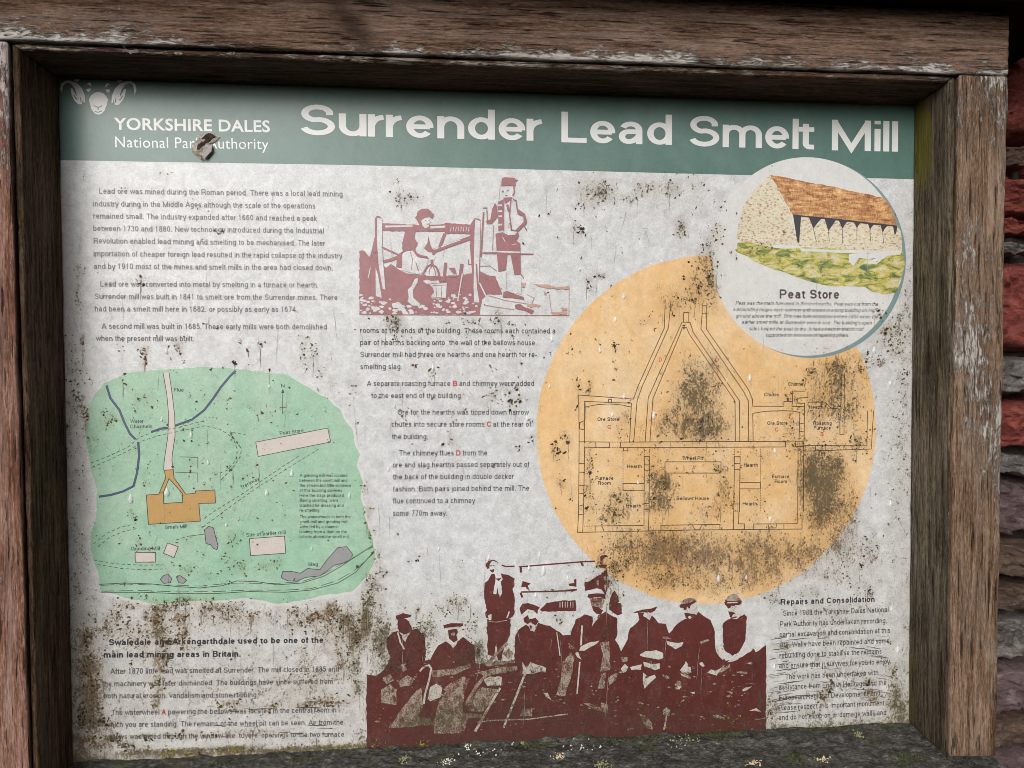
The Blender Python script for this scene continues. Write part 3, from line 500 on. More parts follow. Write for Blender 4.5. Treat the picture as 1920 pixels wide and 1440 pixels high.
# ------------------------------------------------------------------ lettering: a grotesque drawn with strokes
XH, DSC = .735, -.29
G = {
'a': (.556, 'x', ['M .93 0 L .93 .66 A .48 .66 .45 .34 0 158', 'M .93 .57 L .36 .56 A .35 .28 .35 .28 95 270 L .42 0 L .6 .05 L .78 .17 L .93 .36'], '10 00'),
'b': (.556, 'x', ['M 0 0 L 0 2', 'O .5 .5 .5 .5']), 'c': (.5, 'x', ['M .93 .74 A .5 .5 .5 .5 38 322'], '00'), 'd': (.556, 'x', ['M 1 0 L 1 2', 'O .5 .5 .5 .5']),
'e': (.556, 'x', ['M 0 .5 L 1 .5', 'M 1 .5 A .5 .5 .5 .5 -6 322'], '00 00'), 'f': (.315, 'x', ['M .42 0 L .42 1.55 A .95 1.55 .53 .45 180 95', 'M 0 1 L 1 1'], '10 11'),
'g': (.556, 'x', ['M 1 1 L 1 -.35 A .5 -.35 .5 .65 0 -155', 'O .5 .5 .5 .5'], '10'), 'h': (.556, 'x', ['M 0 0 L 0 2', 'M 0 .5 A .5 .5 .5 .5 180 0 L 1 0'], '11 01'),
'i': (.222, 'x', ['M .5 0 L .5 1', 'M .5 1.86 L .5 2'], '11 01'), 'j': (.222, 'x', ['M .5 1 L .5 -.55 A -.6 -.55 1.1 .45 0 -80', 'M .5 1.86 L .5 2'], '10 01'),
'k': (.5, 'x', ['M 0 0 L 0 2', 'M .02 .32 L .9 1', 'M .38 .6 L .97 0'], '11 11 11'), 'l': (.222, 'x', ['M .5 0 L .5 2']),
'm': (.833, 'x', ['M 0 0 L 0 1', 'M 0 .55 A .25 .6 .25 .4 180 0 L .5 0', 'M .5 .55 A .75 .6 .25 .4 180 0 L 1 0'], '11 01 01'), 'n': (.556, 'x', ['M 0 0 L 0 1', 'M 0 .5 A .5 .5 .5 .5 180 0 L 1 0'], '11 01'),
'o': (.556, 'x', ['O .5 .5 .5 .5']), 'p': (.556, 'x', ['M 0 1 L 0 -1', 'O .5 .5 .5 .5']), 'q': (.556, 'x', ['M 1 1 L 1 -1', 'O .5 .5 .5 .5']),
'r': (.345, 'x', ['M 0 0 L 0 1', 'M 0 .4 A 1.05 .4 1.05 .58 180 92'], '11 00'), 's': (.5, 'x', ['M .92 .7 A .5 .745 .44 .255 20 262 A .5 .26 .5 .26 82 -162'], '00'),
't': (.325, 'x', ['M .42 1.7 L .42 .22 A .85 .22 .43 .22 180 270 L 1 0', 'M 0 1 L 1 1'], '01 11'), 'u': (.556, 'x', ['M 0 1 L 0 .45 A .5 .45 .5 .45 180 355', 'M 1 0 L 1 1'], '10 11'),
'v': (.5, 'x', ['M -.04 1 L .5 0 L 1.04 1'], '11'), 'w': (.722, 'x', ['M -.03 1 L .25 0 L .5 1 L .75 0 L 1.03 1'], '11'), 'x': (.5, 'x', ['M 0 1 L 1 0', 'M 0 0 L 1 1']),
'y': (.5, 'x', ['M -.04 1 L .52 .0', 'M 1.04 1 L .45 -.7 A .2 -.75 .22 .25 0 -110'], '10 10'), 'z': (.5, 'x', ['M 0 1 L 1 1 L 0 0 L 1 0'], '11'),
'A': (.667, 'C', ['M -.03 0 L .5 1 L 1.03 0', 'M .18 .31 L .82 .31'], '11 00'), 'B': (.667, 'C', ['M 0 0 L 0 1', 'M 0 1 L .58 1 A .58 .765 .34 .235 90 -90 L 0 .53', 'M .58 .53 A .62 .265 .38 .265 90 -90 L 0 0'], '11 00 00'),
'C': (.722, 'C', ['M .96 .7 A .5 .5 .5 .5 30 330'], '00'), 'D': (.722, 'C', ['M 0 0 L 0 1', 'M 0 1 L .45 1 A .45 .5 .55 .5 90 -90 L 0 0'], '11 00'),
'E': (.64, 'C', ['M 0 0 L 0 1', 'M 0 1 L 1 1', 'M 0 .52 L .92 .52', 'M 0 0 L 1 0'], '11 01 01 01'), 'F': (.6, 'C', ['M 0 0 L 0 1', 'M 0 1 L 1 1', 'M 0 .5 L .88 .5'], '11 01 01'),
'G': (.778, 'C', ['M .96 .7 A .5 .5 .5 .5 30 318', 'M .56 .46 L 1 .46 L 1 0'], '00 01'), 'H': (.722, 'C', ['M 0 0 L 0 1', 'M 1 0 L 1 1', 'M 0 .52 L 1 .52'], '11 11 00'), 'I': (.278, 'C', ['M .5 0 L .5 1']),
'J': (.5, 'C', ['M 1 1 L 1 .3 A .5 .3 .5 .3 0 -180'], '10'), 'K': (.667, 'C', ['M 0 0 L 0 1', 'M 0 .35 L .95 1', 'M .35 .58 L 1 0'], '11 11 11'), 'L': (.556, 'C', ['M 0 1 L 0 0 L 1 0'], '11'),
'M': (.833, 'C', ['M 0 0 L 0 1', 'M 0 1 L .5 0 L 1 1', 'M 1 0 L 1 1'], '11 00 11'), 'N': (.722, 'C', ['M 0 0 L 0 1', 'M 0 1 L 1 0', 'M 1 0 L 1 1'], '11 00 11'), 'O': (.778, 'C', ['O .5 .5 .5 .5']),
'P': (.667, 'C', ['M 0 0 L 0 1', 'M 0 1 L .6 1 A .6 .72 .4 .28 90 -90 L 0 .44'], '11 00'), 'R': (.722, 'C', ['M 0 0 L 0 1', 'M 0 1 L .6 1 A .6 .74 .38 .26 90 -90 L 0 .48', 'M .6 .48 A .6 .2 .33 .28 90 10 L .98 0'], '11 00 01'),
'S': (.667, 'C', ['M .94 .7 A .5 .745 .45 .255 15 262 A .5 .26 .5 .26 82 -165'], '00'), 'T': (.611, 'C', ['M .5 0 L .5 1', 'M 0 1 L 1 1'], '10 11'), 'U': (.722, 'C', ['M 0 1 L 0 .4 A .5 .4 .5 .4 180 360 L 1 1'], '11'),
'W': (.944, 'C', ['M -.02 1 L .25 0 L .5 1 L .75 0 L 1.02 1'], '11'), 'Y': (.667, 'C', ['M 0 1 L .5 .45 L 1 1', 'M .5 .45 L .5 0'], '11 01'),
'0': (.556, 'C', ['O .5 .5 .5 .5']), '1': (.556, 'C', ['M .12 .76 L .3 .78 L .52 1 L .52 0'], '01'), '2': (.556, 'C', ['M .02 .68 A .5 .7 .48 .3 175 -35 L .02 0 L 1 0'], '01'),
'3': (.556, 'C', ['M .04 .74 A .48 .76 .42 .24 165 -80 L .4 .53', 'M .5 .53 A .48 .265 .5 .265 80 -165'], '00 00'), '4': (.556, 'C', ['M .74 0 L .74 1 L 0 .3 L 1 .3'], '11'), '5': (.556, 'C', ['M .92 1 L .2 1 L .1 .5 A .5 .33 .5 .33 130 -160'], '00'),
'6': (.556, 'C', ['O .5 .32 .5 .32', 'M 0 .32 L 0 .45 A .5 .5 .5 .5 180 40'], '00 00'), '7': (.556, 'C', ['M 0 1 L 1 1 L .35 0'], '01'), '8': (.556, 'C', ['O .5 .77 .42 .23', 'O .5 .27 .5 .27']), '9': (.556, 'C', ['O .5 .68 .5 .32', 'M 1 .68 L 1 .55 A .5 .5 .5 .5 0 -140'], '00 00'),
'.': (.278, 'C', ['M .5 0 L .5 .012'], '11'), ',': (.278, 'C', ['M .5 .0 L .5 .012', 'M .55 0 L .3 -.14'], '11 00'), "'": (.2, 'C', ['M .5 .82 L .5 1'], '01'), '-': (.333, 'C', ['M 0 .3 L 1 .3'], '11'),
}
_gc = {}
def glyph(ch, wt, arcn):
    key = (ch, wt, arcn)
    if key in _gc: return _gc[key]
    d = G[ch]; adv = d[0]/.718; box = d[1]; fl = d[3].split() if len(d) > 3 else ['11']*len(d[2])
    fl += ['11']*(len(d[2])-len(fl))
    sb = .085 if ch not in 'vwxyzAWYTftr4' else .03
    if ch in 'il1.,I\'j': sb = .09
    bw = max(adv-2*sb, wt*1.02)
    mx = lambda u: sb+wt/2+u*(bw-wt)
    def my(v):
        if box == 'C': return wt/2+v*(1-wt)
        if v <= 0: return wt/2+v*(wt/2-(DSC+wt/2))
        if v <= 1: return wt/2+v*(XH-wt)
        return XH-wt/2+(v-1)*((1-wt/2)-(XH-wt/2))
    out = []
    for s, f in zip(d[2], fl):
        tk = s.split(); i = 0; pts = []; closed = False
        while i < len(tk):
            c = tk[i]
            if c in 'ML': pts.append((mx(float(tk[i+1])), my(float(tk[i+2])))); i += 3
            elif c in 'AO':
                v = list(map(float, tk[i+1:i+(7 if c == 'A' else 5)]))
                if c == 'O': a0, a1 = 0, 360; closed = True
                else: a0, a1 = v[4], v[5]
                n = max(2, int(abs(a1-a0)/90*arcn)+1); an = np.radians(np.linspace(a0, a1, n+1))
                if closed: an = an[:-1]
                arc = [(mx(v[0]+v[2]*math.cos(t)), my(v[1]+v[3]*math.sin(t))) for t in an]
                if pts and math.hypot(pts[-1][0]-arc[0][0], pts[-1][1]-arc[0][1]) < .09: pts[-1] = arc[0]; arc = arc[1:]
                pts += arc; i += 7 if c == 'A' else 5
        out.append((band(np.array(pts), wt, closed, (not closed) and f[0] == '1', (not closed) and f[1] == '1'), closed))
    _gc[key] = (adv, out); return _gc[key]
def text(name, s, x0, y0, x1, y1, cap, mat, wt=.118, shear=0., arcn=3, level=9, label=None, track=0.):
    """one line of lettering, baseline from (x0,y0) to (x1,y1), capital height in photo px"""
    p0, p1 = P(x0, y0)[[0, 2]], P(x1, y1)[[0, 2]]; up = np.linalg.norm(P(x0, y0)-P(x0, y0-cap))
    bands = []; cx = 0.; lvl = []
    for ch in s:
        if ch == ' ': cx += .278/.718+track; continue
        adv, st = glyph(ch, wt, arcn)
        for k, (bd, cl) in enumerate(st):
            bands.append(([(a+[cx, 0], b+[cx, 0]) for a, b in bd], cl)); lvl.append(k)
        cx += adv+track
    V, F = strips(bands)
    lo, hi = V[:, 0].min(), V[:, 0].max(); L_ = np.linalg.norm(p1-p0); ex = (p1-p0)/L_; ey = np.array([-ex[1], ex[0]])
    xx = (V[:, 0]-lo)/(hi-lo)*L_ + shear*V[:, 1]*up - shear*.36*up; W = p0+xx[:, None]*ex+(V[:, 1]*up)[:, None]*ey
    y = np.concatenate([np.full(2*len(bd), ydepth(level)-k*.000015) for (bd, cl), k in zip(bands, lvl)])
    V3 = np.stack([W[:, 0], y, W[:, 1]], -1); g, r = dirt_at(V3[:, 0], V3[:, 2])
    o = mesh_obj(name, V3, F, mat, panel, attrs={'grime': g, 'rust': r})
    if label: o['label'] = label
    return o
def bfont(name, s, x0, y0, x1, y1, cap, mat, offset=0., level=9):
    c = bpy.data.curves.new('lettering', 'FONT'); c.body = s; c.offset = offset; c.resolution_u = 4; c.space_character = 1.04
    t = bpy.data.objects.new('lettering', c); S.collection.objects.link(t); dg = bpy.context.evaluated_depsgraph_get()
    me = bpy.data.meshes.new_from_object(t.evaluated_get(dg)); bpy.data.objects.remove(t); bpy.data.curves.remove(c)
    co = np.empty(len(me.vertices)*3); me.vertices.foreach_get('co', co); co = co.reshape(-1, 3)
    F = [tuple(p.vertices) for p in me.polygons]; bpy.data.meshes.remove(me)
    p0, p1 = P(x0, y0)[[0, 2]], P(x1, y1)[[0, 2]]; up = np.linalg.norm(P(x0, y0)-P(x0, y0-cap)); L_ = np.linalg.norm(p1-p0)
    ex = (p1-p0)/L_; ey = np.array([-ex[1], ex[0]]); lo, hi = co[:, 0].min(), co[:, 0].max()
    W = p0+((co[:, 0]-lo)/(hi-lo)*L_)[:, None]*ex+(co[:, 1]/.69*up)[:, None]*ey
    V3 = np.stack([W[:, 0], np.full(len(W), ydepth(level)), W[:, 1]], -1); g, r = dirt_at(V3[:, 0], V3[:, 2])
    return mesh_obj(name, V3, F, mat, panel, attrs={'grime': g, 'rust': r})

# ---- inks
def art_bleach(to, k):
    def f(N, L, math_, mix, noise, mapping, attr, ramp, pos, col):
        n = math_('MULTIPLY', math_('SUBTRACT', noise(mapping(pos, (1, 1, .6)), 16, 6, .68, .6), .42), 3.2, clamp=True)
        return mix(math_('MULTIPLY', n, k), col, to)
    return f
GREEN = ink('heading_green', (.078, .158, .136, 1), .16, art=art_bleach((.15, .225, .215, 1), .45))
WHITE = ink('white_lettering', (.72, .72, .715, 1), .05)
TXT_L = ink('faded_text_grey', (.125, .117, .122, 1), .4)
TXT = ink('text_grey', (.045, .044, .05, 1), .3)
TXTB = ink('bold_text_black', (.035, .034, .04, 1), .3)
RED = ink('key_letter_red', (.52, .08, .07, 1), .2)
ORANGE = ink('plan_orange', (.74, .47, .215, 1), .22, art=art_bleach((.80, .64, .44, 1), .8))
MINT = ink('map_mint', (.295, .505, .365, 1), .24, art=art_bleach((.47, .575, .46, 1), .65))
MAPW = ink('map_pink_white', (.60, .54, .50, 1), .10)
TAN = ink('map_tan', (.50, .30, .10, 1), .14)
SLAG = ink('map_slag_grey', (.30, .30, .31, 1), .12)
BLUE = ink('map_channel_blue', (.045, .075, .22, 1), .2)
LINE = ink('drawing_line', (.045, .04, .04, 1), .2)
PLINE = ink('plan_line_brown', (.07, .035, .02, 1), .2)
MAR1 = ink('faded_maroon', (.30, .118, .130, 1), .32)
MAR1B = ink('pale_salmon', (.50, .30, .25, 1), .25)
def art_tone(a_, b_, thr, k, sc=130):
    def f(N, L, math_, mix, noise, mapping, attr, ramp, pos, col):
        n = math_('ADD', math_('MULTIPLY', noise(mapping(pos, (1, 1, .6)), sc, 6, .75, .6), .6), math_('MULTIPLY', noise(pos, sc*4, 4, .7), .4))
        return mix(math_('MULTIPLY', math_('SUBTRACT', n, thr), k, clamp=True), a_, b_)
    return f
MAR2 = ink('dark_maroon', (1, 1, 1, 1), .30, art=art_tone((.104, .024, .021, 1), (.24, .10, .076, 1), .535, 6))
PALE2 = ink('photo_highlight', (1, 1, 1, 1), .3, art=art_tone((.13, .035, .028, 1), (.40, .36, .31, 1), .44, 9, 170))
PALE1 = ink('photo_bright_highlight', (1, 1, 1, 1), .3, art=art_tone((.22, .12, .10, 1), (.57, .56, .54, 1), .37, 9, 170))
CRES = ink('disc_rim_teal', (.19, .285, .30, 1), .12)
DISC = ink('disc_paper', (.64, .64, .63, 1), .15)
PURP = ink('peat_heading', (.095, .065, .075, 1), .3)

# ---- heading band
hp = [(95, 130), (95, 298.8), (115, 300), (300, 303.2), (640, 308.7), (960, 316.5), (1280, 325), (1500, 330.6), (1725, 336), (1725, 130)]
poly_obj('heading_band', [B2(hp)], GREEN, 0, 'green heading band across the top of the panel')
for s, a in (('Surrender', (564, 252.5, 1016.7, 264)), ('Lead', (1052.7, 266.5, 1260, 271.6)), ('Smelt', (1293.3, 273.8, 1526.7, 280)), ('Mill', (1560, 281.6, 1684, 284.3))):
    text('title_word', s, *a, 57.5, WHITE, wt=.156, arcn=10, level=3, track=-.085, label='white title word %s' % s)
bfont('authority_name', 'YORKSHIRE DALES', 213.5, 242.3, 506, 247.2, 21.5, WHITE, .022, 3)
bfont('authority_name', 'National Park Authority', 216, 275.8, 503.3, 279.6, 20.3, WHITE, .0, 3)
z6 = lambda pts: B2([(90+x*.2344, 130+y*.2344) for x, y in pts])
horn = [(95, 155), (105, 112), (140, 88), (180, 88), (230, 108), (270, 150), (292, 205), (296, 264), (283, 262), (281, 232), (268, 278), (240, 278), (208, 245), (188, 205), (179, 152), (194, 152), (214, 190), (228, 215), (226, 190), (212, 150), (186, 116), (150, 105), (126, 120), (116, 150), (112, 196), (100, 172)]
mir = lambda pts: [(802-x, y+6) for x, y in pts]
face = [(325, 240), (345, 205), (375, 185), (405, 180), (440, 190), (465, 215), (478, 240), (470, 280), (450, 330), (425, 355), (400, 362), (370, 350), (345, 315)]
e1 = [(303, 118), (328, 103), (340, 112), (348, 138), (338, 134), (322, 118)]; e2 = [(305, 155), (342, 152), (338, 168), (326, 180), (312, 176)]; tp = [(200, 88), (220, 80), (255, 80), (238, 101)]
poly_obj('ram_head_emblem', [z6(q) for q in (horn, mir(horn), face, e1, mir(e1), e2, mir(e2), tp, mir(tp))], WHITE, 3, 'white ram head emblem with curled horns', cut=None)
zl = lambda pts: [(90+x*.2344, 130+y*.2344) for x, y in pts]
line_obj('emblem_detail', [zl([(366, 288), (398, 304), (434, 290)]), zl([(400, 304), (400, 326)]), zl([(372, 336), (400, 343), (432, 332)]), zl([(205, 205), (226, 238), (236, 236)]), zl(mir([(205, 205), (226, 238), (236, 236)])), zl([(260, 225), (264, 262)]), zl(mir([(260, 225), (264, 262)]))], 1.7, GREEN, 6)

# ---- body text
T = [
("Lead ore was mined during the Roman period. There was a local lead mining",186,363,642,368.5),("industry during in the Middle Ages although the scale of the operations",175,386.8,591,391),("remained small. The industry expanded after 1660 and reached a peak",175,409.8,594,414.4),
("between 1730 and 1880. New technology introduced during the Industrial",175,433,607,437.6),("Revolution enabled lead mining and smelting to be mechanised. The later",175.5,456.4,609.5,461),("importation of cheaper foreign lead resulted in the rapid collapse of the industry",175.5,480.4,642,484.6),
("and by 1910 most of the mines and smelt mills in the area had closed down,",176,504.2,624,507),("Lead ore was converted into metal by smelting in a furnace or hearth,",188.3,537.3,596.7,539.4),("Surrender mill was built in 1841 to smelt ore from the Surrender mines. There",177.5,560.8,632.3,562.8),
("had been a smelt mill here in 1682, or possibly as early as 1674.",177.7,584,557.3,585.2),("A second mill was built in 1685. These early mills were both demolished",190.3,616.6,612.3,617.8),("when the present mill was built.",179.3,639.4,363.3,640)]
for t in T: text('text_line', *t, 10.8, TXT_L, .135)
T = [("rooms at the ends of the building. These rooms each contained a",675.3,624.3,1041,625.3),("pair of hearths backing onto  the wall of the bellows house.",675.3,647,1006,647.4),("Surrender mill had three ore hearths and one hearth for re-",675.7,669.7,1006.3,669.7),("smelting slag.",675.7,692.3,753.7,692.3),
("A separate roasting furnace",687.7,724,844,724),("and chimney were added",861.3,724,1001.3,724),("to the east end of the building.",696,746.7,866.7,746.7),("Ore for the hearths was tipped down narrow",745.7,777.7,992,777.7),("chutes into secure store rooms",734.3,800.3,908.3,800.3),("at the rear of",924.7,800.3,996,800.3),("the building,",734.7,823.7,802.3,823.7),
("The chimney flues",748.3,854.3,850.7,854.3),("from the",867.7,854.3,913.3,854),("ore and slag hearths passed separately out of",736.7,876.8,992.7,875.5),("the back of the building in double decker",736.7,899.2,963.3,898.2),("fashion. Both pairs joined behind the mill. The",736.7,922,992,920.2),("flue continued to a chimney",736.7,944.3,891,943.4),("some 770m away.",736.7,967.8,838.3,967)]
for t in T: text('text_line', *t, 10.5, TXT, .13)
for s, x0, x1, y in (('B', 849, 857.3, 724), ('C', 912.7, 920.7, 800.3), ('D', 855.3, 863.3, 854.3), ('A', 302.7, 310.7, 1340.2)): text('key_letter', s, x0, y, x1, y, 10.3, RED, .2, arcn=5)
T = [("Swaledale and Arkengarthdale used to be one of the",204,1210,606,1205.4),("main lead mining areas in Britain.",194.3,1233.4,451,1231.4)]
for t in T: text('text_line', *t, 11.6, TXTB, .185)
T = [("After 1870 little lead was smelted at Surrender. The mill closed in 1885 and",206.7,1264,635,1259.3),("the machinery was later dismantled. The buildings have since suffered from",191,1287.5,624,1282.7),("both natural erosion, vandalism and stone robbing.",194.3,1310,483.3,1307.7),("The waterwheel",208.3,1341.4,298.3,1340.2),("powering the bellows was located in the central room in",315,1340,630,1336),
("which you are standing. The remains of the wheel pit can be seen. Air from the",197.3,1364,643,1359.3),("bellows was piped through the window-like 'tuyere' openings to the two furnace",196,1386.9,645,1381.7)]
for t in T: text('text_line', *t, 10.6, TXT_L, .135)
text('text_line', "Repairs and Consolidation", 1463.7, 1134.3, 1640, 1128.7, 11.2, TXTB, .185)
T = [("Since 1988 the Yorkshire Dales National",1468.7,1155,1666,1147.7),("Park Authority has undertaken recording,",1462.7,1175.3,1662.7,1168.3),("partial excavation and consolidation at this",1462,1195,1669.3,1186.7),("site. Walls have been repointed and some",1461.7,1214.3,1667.7,1206),("rebuilding done to stabilise the remains",1461.7,1234,1653.3,1226),("and ensure that it survives for you to enjoy,",1461,1253.3,1670.7,1245),
("The work has been undertaken with",1472.7,1274,1646.7,1266),("assistance from English Heritage and the",1460.7,1293.7,1662,1284.7),("European Regional Development Fund.",1461,1313.3,1652.7,1304),("Please respect this important monument",1460.3,1332.3,1658.3,1322.7),("and do not climb on or damage walls and",1460.3,1350.7,1661.7,1340.7)]
for t in T: text('text_line', *t, 10.3, TXT, .13)

# ---- peat store roundel, over plan disc
oc = P(1331, 808); poly_obj('plan_disc', [disc_pts(oc[0], oc[2], .1777, 160, .006)], ORANGE, 1, 'orange disc behind the plan of the mill')
pc = P(1514.5, 481.5); pe = P(1522.5, 485)
poly_obj('roundel_rim', [disc_pts(pe[0], pe[2], .1016)], CRES, 2, 'grey teal crescent rim of the roundel')
poly_obj('roundel_ground', [disc_pts(pc[0], pc[2], .1012)], DISC, 3, 'pale roundel with the peat store drawing')
def art_stone(N, L, math_, mix, noise, mapping, attr, ramp, pos, col):
    v = N('ShaderNodeTexVoronoi'); v.inputs['Scale'].default_value = 420; L(mapping(pos, (.7, 1, 1.25)), v.inputs['Vector'])
    f = math_('MULTIPLY', math_('SUBTRACT', .50, v.outputs['Distance']), 6, clamp=True)
    n = noise(pos, 500, 2); c2 = ramp(n, [(.4, (.36, .26, .14, 1)), (.52, (.42, .13, .08, 1)), (.62, (.32, .28, .13, 1))])
    return mix(math_('MULTIPLY', f, math_('MULTIPLY', math_('SUBTRACT', noise(pos, 260, 3), .36), 3.5, clamp=True)), col, c2)
def art_thatch(N, L, math_, mix, noise, mapping, attr, ramp, pos, col):
    a = noise(mapping(pos, (.28, 1, 1), rot=(0, .26, 0)), 260, 5, .65, .6); b = noise(mapping(pos, (1, 1, .35), rot=(0, .4, 0)), 700, 2)
    return ramp(math_('ADD', math_('MULTIPLY', a, .75), math_('MULTIPLY', b, .25)), [(.36, (.20, .075, .035, 1)), (.48, (.44, .21, .085, 1)), (.60, (.72, .44, .20, 1)), (.72, (.80, .58, .34, 1))])
def art_grass(N, L, math_, mix, noise, mapping, attr, ramp, pos, col):
    a = noise(mapping(pos, (.55, 1, 1.3)), 120, 7, .72, .7)
    return ramp(a, [(.36, (.05, .12, .10, 1)), (.44, (.22, .26, .05, 1)), (.50, (.50, .43, .11, 1)), (.56, (.58, .51, .22, 1)), (.62, (.60, .57, .48, 1))])
STONE = ink('painted_stonework', (.66, .60, .46, 1), .2, art=art_stone); THATCH = ink('painted_thatch', (1, 1, 1, 1), .15, art=art_thatch); GRASS = ink('painted_grass', (1, 1, 1, 1), .2, art=art_grass); SHADE = ink('painted_dark_opening', (.05, .045, .06, 1), .3)
z5 = lambda pts: B2([(1340+x*.27085, 290+y*.27085) for x, y in pts])
def rough_poly(pts, amp, seed=0, n=6):
    """give a traced outline a hand-painted uneven edge"""
    out = []; m = len(pts)
    for i in range(m):
        a, b = np.array(pts[i], float), np.array(pts[(i+1) % m], float); L_ = np.linalg.norm(b-a); k = max(1, int(L_/(amp*n)))
        nrm = np.array([-(b-a)[1], (b-a)[0]])/max(L_, 1e-9)
        for j in range(k):
            t = j/k; out.append(tuple(a+(b-a)*t+(nrm*amp*(rng.random()-.5)*2 if j else 0)))
    return out
poly_obj('painted_gable', [z5(rough_poly([(385, 135), (340, 180), (290, 225), (250, 280), (205, 340), (190, 400), (168, 470), (150, 590), (200, 600), (330, 622), (585, 630), (545, 470), (500, 360), (460, 280), (420, 190)], 9, 1))], STONE, 4, 'cream stone gable of the painted building')
poly_obj('painted_pillars', [z5([(540, 415), (700, 428), (1000, 462), (1262, 492), (1290, 530), (1298, 600), (1296, 665), (1100, 662), (900, 658), (700, 640), (585, 630)])], STONE, 4, 'row of tapering pillars in the painting')
gaps = [[(543, 415), (600, 424), (592, 520), (586, 615), (572, 600)], [(652, 428), (745, 438), (715, 470), (684, 512), (672, 480)], [(760, 438), (842, 450), (815, 490), (788, 530)], [(858, 450), (925, 458), (905, 480), (885, 512)], [(965, 462), (1020, 466), (1000, 485), (985, 510)], [(1060, 472), (1108, 480), (1090, 498), (1076, 520)], [(1148, 484), (1200, 492), (1180, 510), (1164, 540)], [(1235, 494), (1266, 500), (1258, 540), (1248, 560)], [(545, 414), (800, 438), (1262, 490), (1263, 500), (1000, 474), (800, 450), (545, 424)]]
poly_obj('painted_openings', [z5(q) for q in gaps], SHADE, 5, 'dark openings between the painted pillars', cut=None)
line_obj('pillar_edges', [[(1340+x*.27085, 290+y*.27085) for x, y in q] for q in ([(684, 512), (706, 605)], [(788, 530), (795, 600)], [(885, 512), (888, 620)], [(985, 510), (986, 600)], [(1076, 520), (1080, 600)], [(1164, 540), (1170, 610)])], 1.0, SHADE, 5)
poly_obj('painted_thatch_roof', [z5(rough_poly([(385, 138), (560, 172), (800, 218), (1000, 262), (1172, 300), (1225, 375), (1266, 492), (1000, 464), (800, 440), (670, 427), (540, 416), (500, 345), (455, 262)], 4, 2))], THATCH, 6, 'brown thatched roof of the painted building')
poly_obj('painted_grass_bank', [z5(rough_poly([(160, 602), (240, 600), (360, 632), (560, 648), (640, 638), (900, 660), (1100, 668), (1300, 664), (1318, 760), (1290, 880), (1255, 955), (1180, 968), (1080, 945), (1040, 915), (950, 912), (800, 912), (640, 872), (480, 812), (340, 765), (230, 705), (150, 672)], 10, 3))], GRASS, 7, 'yellow green painted grass bank')
poly_obj('painted_bare_ground', [z5(rough_poly([(930, 690), (1010, 680), (1290, 672), (1290, 690), (1200, 700), (1120, 760), (1040, 750), (1120, 715), (1000, 715), (960, 770), (930, 740)], 8, 4)), z5([(590, 648), (900, 662), (1296, 664), (1290, 678), (900, 680), (600, 668)])], DISC, 8, 'unpainted strip of ground in the painting')
text('roundel_heading', 'Peat Store', 1461.9, 559.7, 1573.5, 560.2, 17.2, PURP, .185, arcn=6)
for s, x0, x1, y0, y1 in (("Peat was the main fuel used in the ore hearths. Peat was cut from the", 1379.8, 1646.9, 571.5, 573.6), ("surrounding moors each summer and stored in a long building on higher", 1375.2, 1651.5, 583.4, 585.4), ("ground above the mill. This was built sometime before 1805 when the", 1380.4, 1646.6, 595.4, 597.2), ("earlier smelt mills at Surrender were in use. The building's open", 1391.7, 1634.7, 607.3, 608.7), ("sides helped the peat to dry. It had a heather thatch roof,", 1405, 1621, 619.5, 620.6), ("supported on two rows of tapering pillars.", 1435.9, 1591.9, 631.4, 632)):
    text('text_line', s, x0, y0, x1, y1, 7.2, TXT, .12, shear=.22)

# ---- map
gr = [(168, 756), (178, 738), (195, 718), (230, 702), (290, 694), (330, 692), (390, 688), (430, 690), (480, 696), (530, 700), (570, 722), (610, 745), (638, 768), (645, 785), (661, 805), (664, 830), (675, 852), (669, 875), (681, 905), (676, 930), (686, 975), (699, 1010), (704, 1048), (690, 1080), (658, 1110), (620, 1114), (560, 1127), (520, 1132), (460, 1121), (400, 1127), (350, 1127), (300, 1131), (270, 1129), (235, 1121), (188, 1107), (185, 1082), (178, 1060), (170, 1030), (170, 1000), (180, 965), (182, 920), (172, 890), (168, 860), (160, 830), (162, 790)]
gw = [(x+(5 if x > 560 else 0), y+(6 if y > 1100 else 0)) for x, y in gr]
poly_obj('map_torn_edge', [B2(rough_poly(gw, 2, 5))], DISC, 1, 'white torn paper edge of the map')
poly_obj('map_ground', [B2(rough_poly(gr, 1.6, 6))], MINT, 2, 'mint green map of the mill site')
q4 = lambda pts: [(x/3, 480+y/3) for x, y in pts]; q7 = lambda pts: [(x/3, 960+y/3) for x, y in pts]
fl = q4([(916, 655), (950, 655), (968, 780), (982, 900), (984, 1010), (972, 1100), (966, 1150), (974, 1205), (920, 1205), (922, 1160), (942, 1020), (948, 900), (938, 780)])
poly_obj('map_flue', [B2(fl)], MAPW, 3, 'pale flue strip on the map')
line_obj('map_flue_edges', [q4([(916, 655), (938, 780), (948, 900), (944, 1010), (922, 1160), (920, 1205)]), q4([(950, 655), (968, 780), (982, 900), (984, 1010), (968, 1120), (966, 1150), (974, 1205)])], 1.2, LINE, 4)
line_obj('water_channel', [q4([(598, 728), (620, 800), (670, 865), (700, 940), (730, 1000), (762, 1032)]), q4([(776, 1045), (782, 1120), (770, 1220), (750, 1295), (690, 1325), (620, 1345), (555, 1354)]), q4([(850, 990), (900, 972), (945, 966)]), q4([(984, 955), (1080, 920), (1150, 865), (1200, 800), (1240, 740), (1290, 680), (1325, 645)])], 4.0, LINE, 5, 'dark blue water channels on the map')
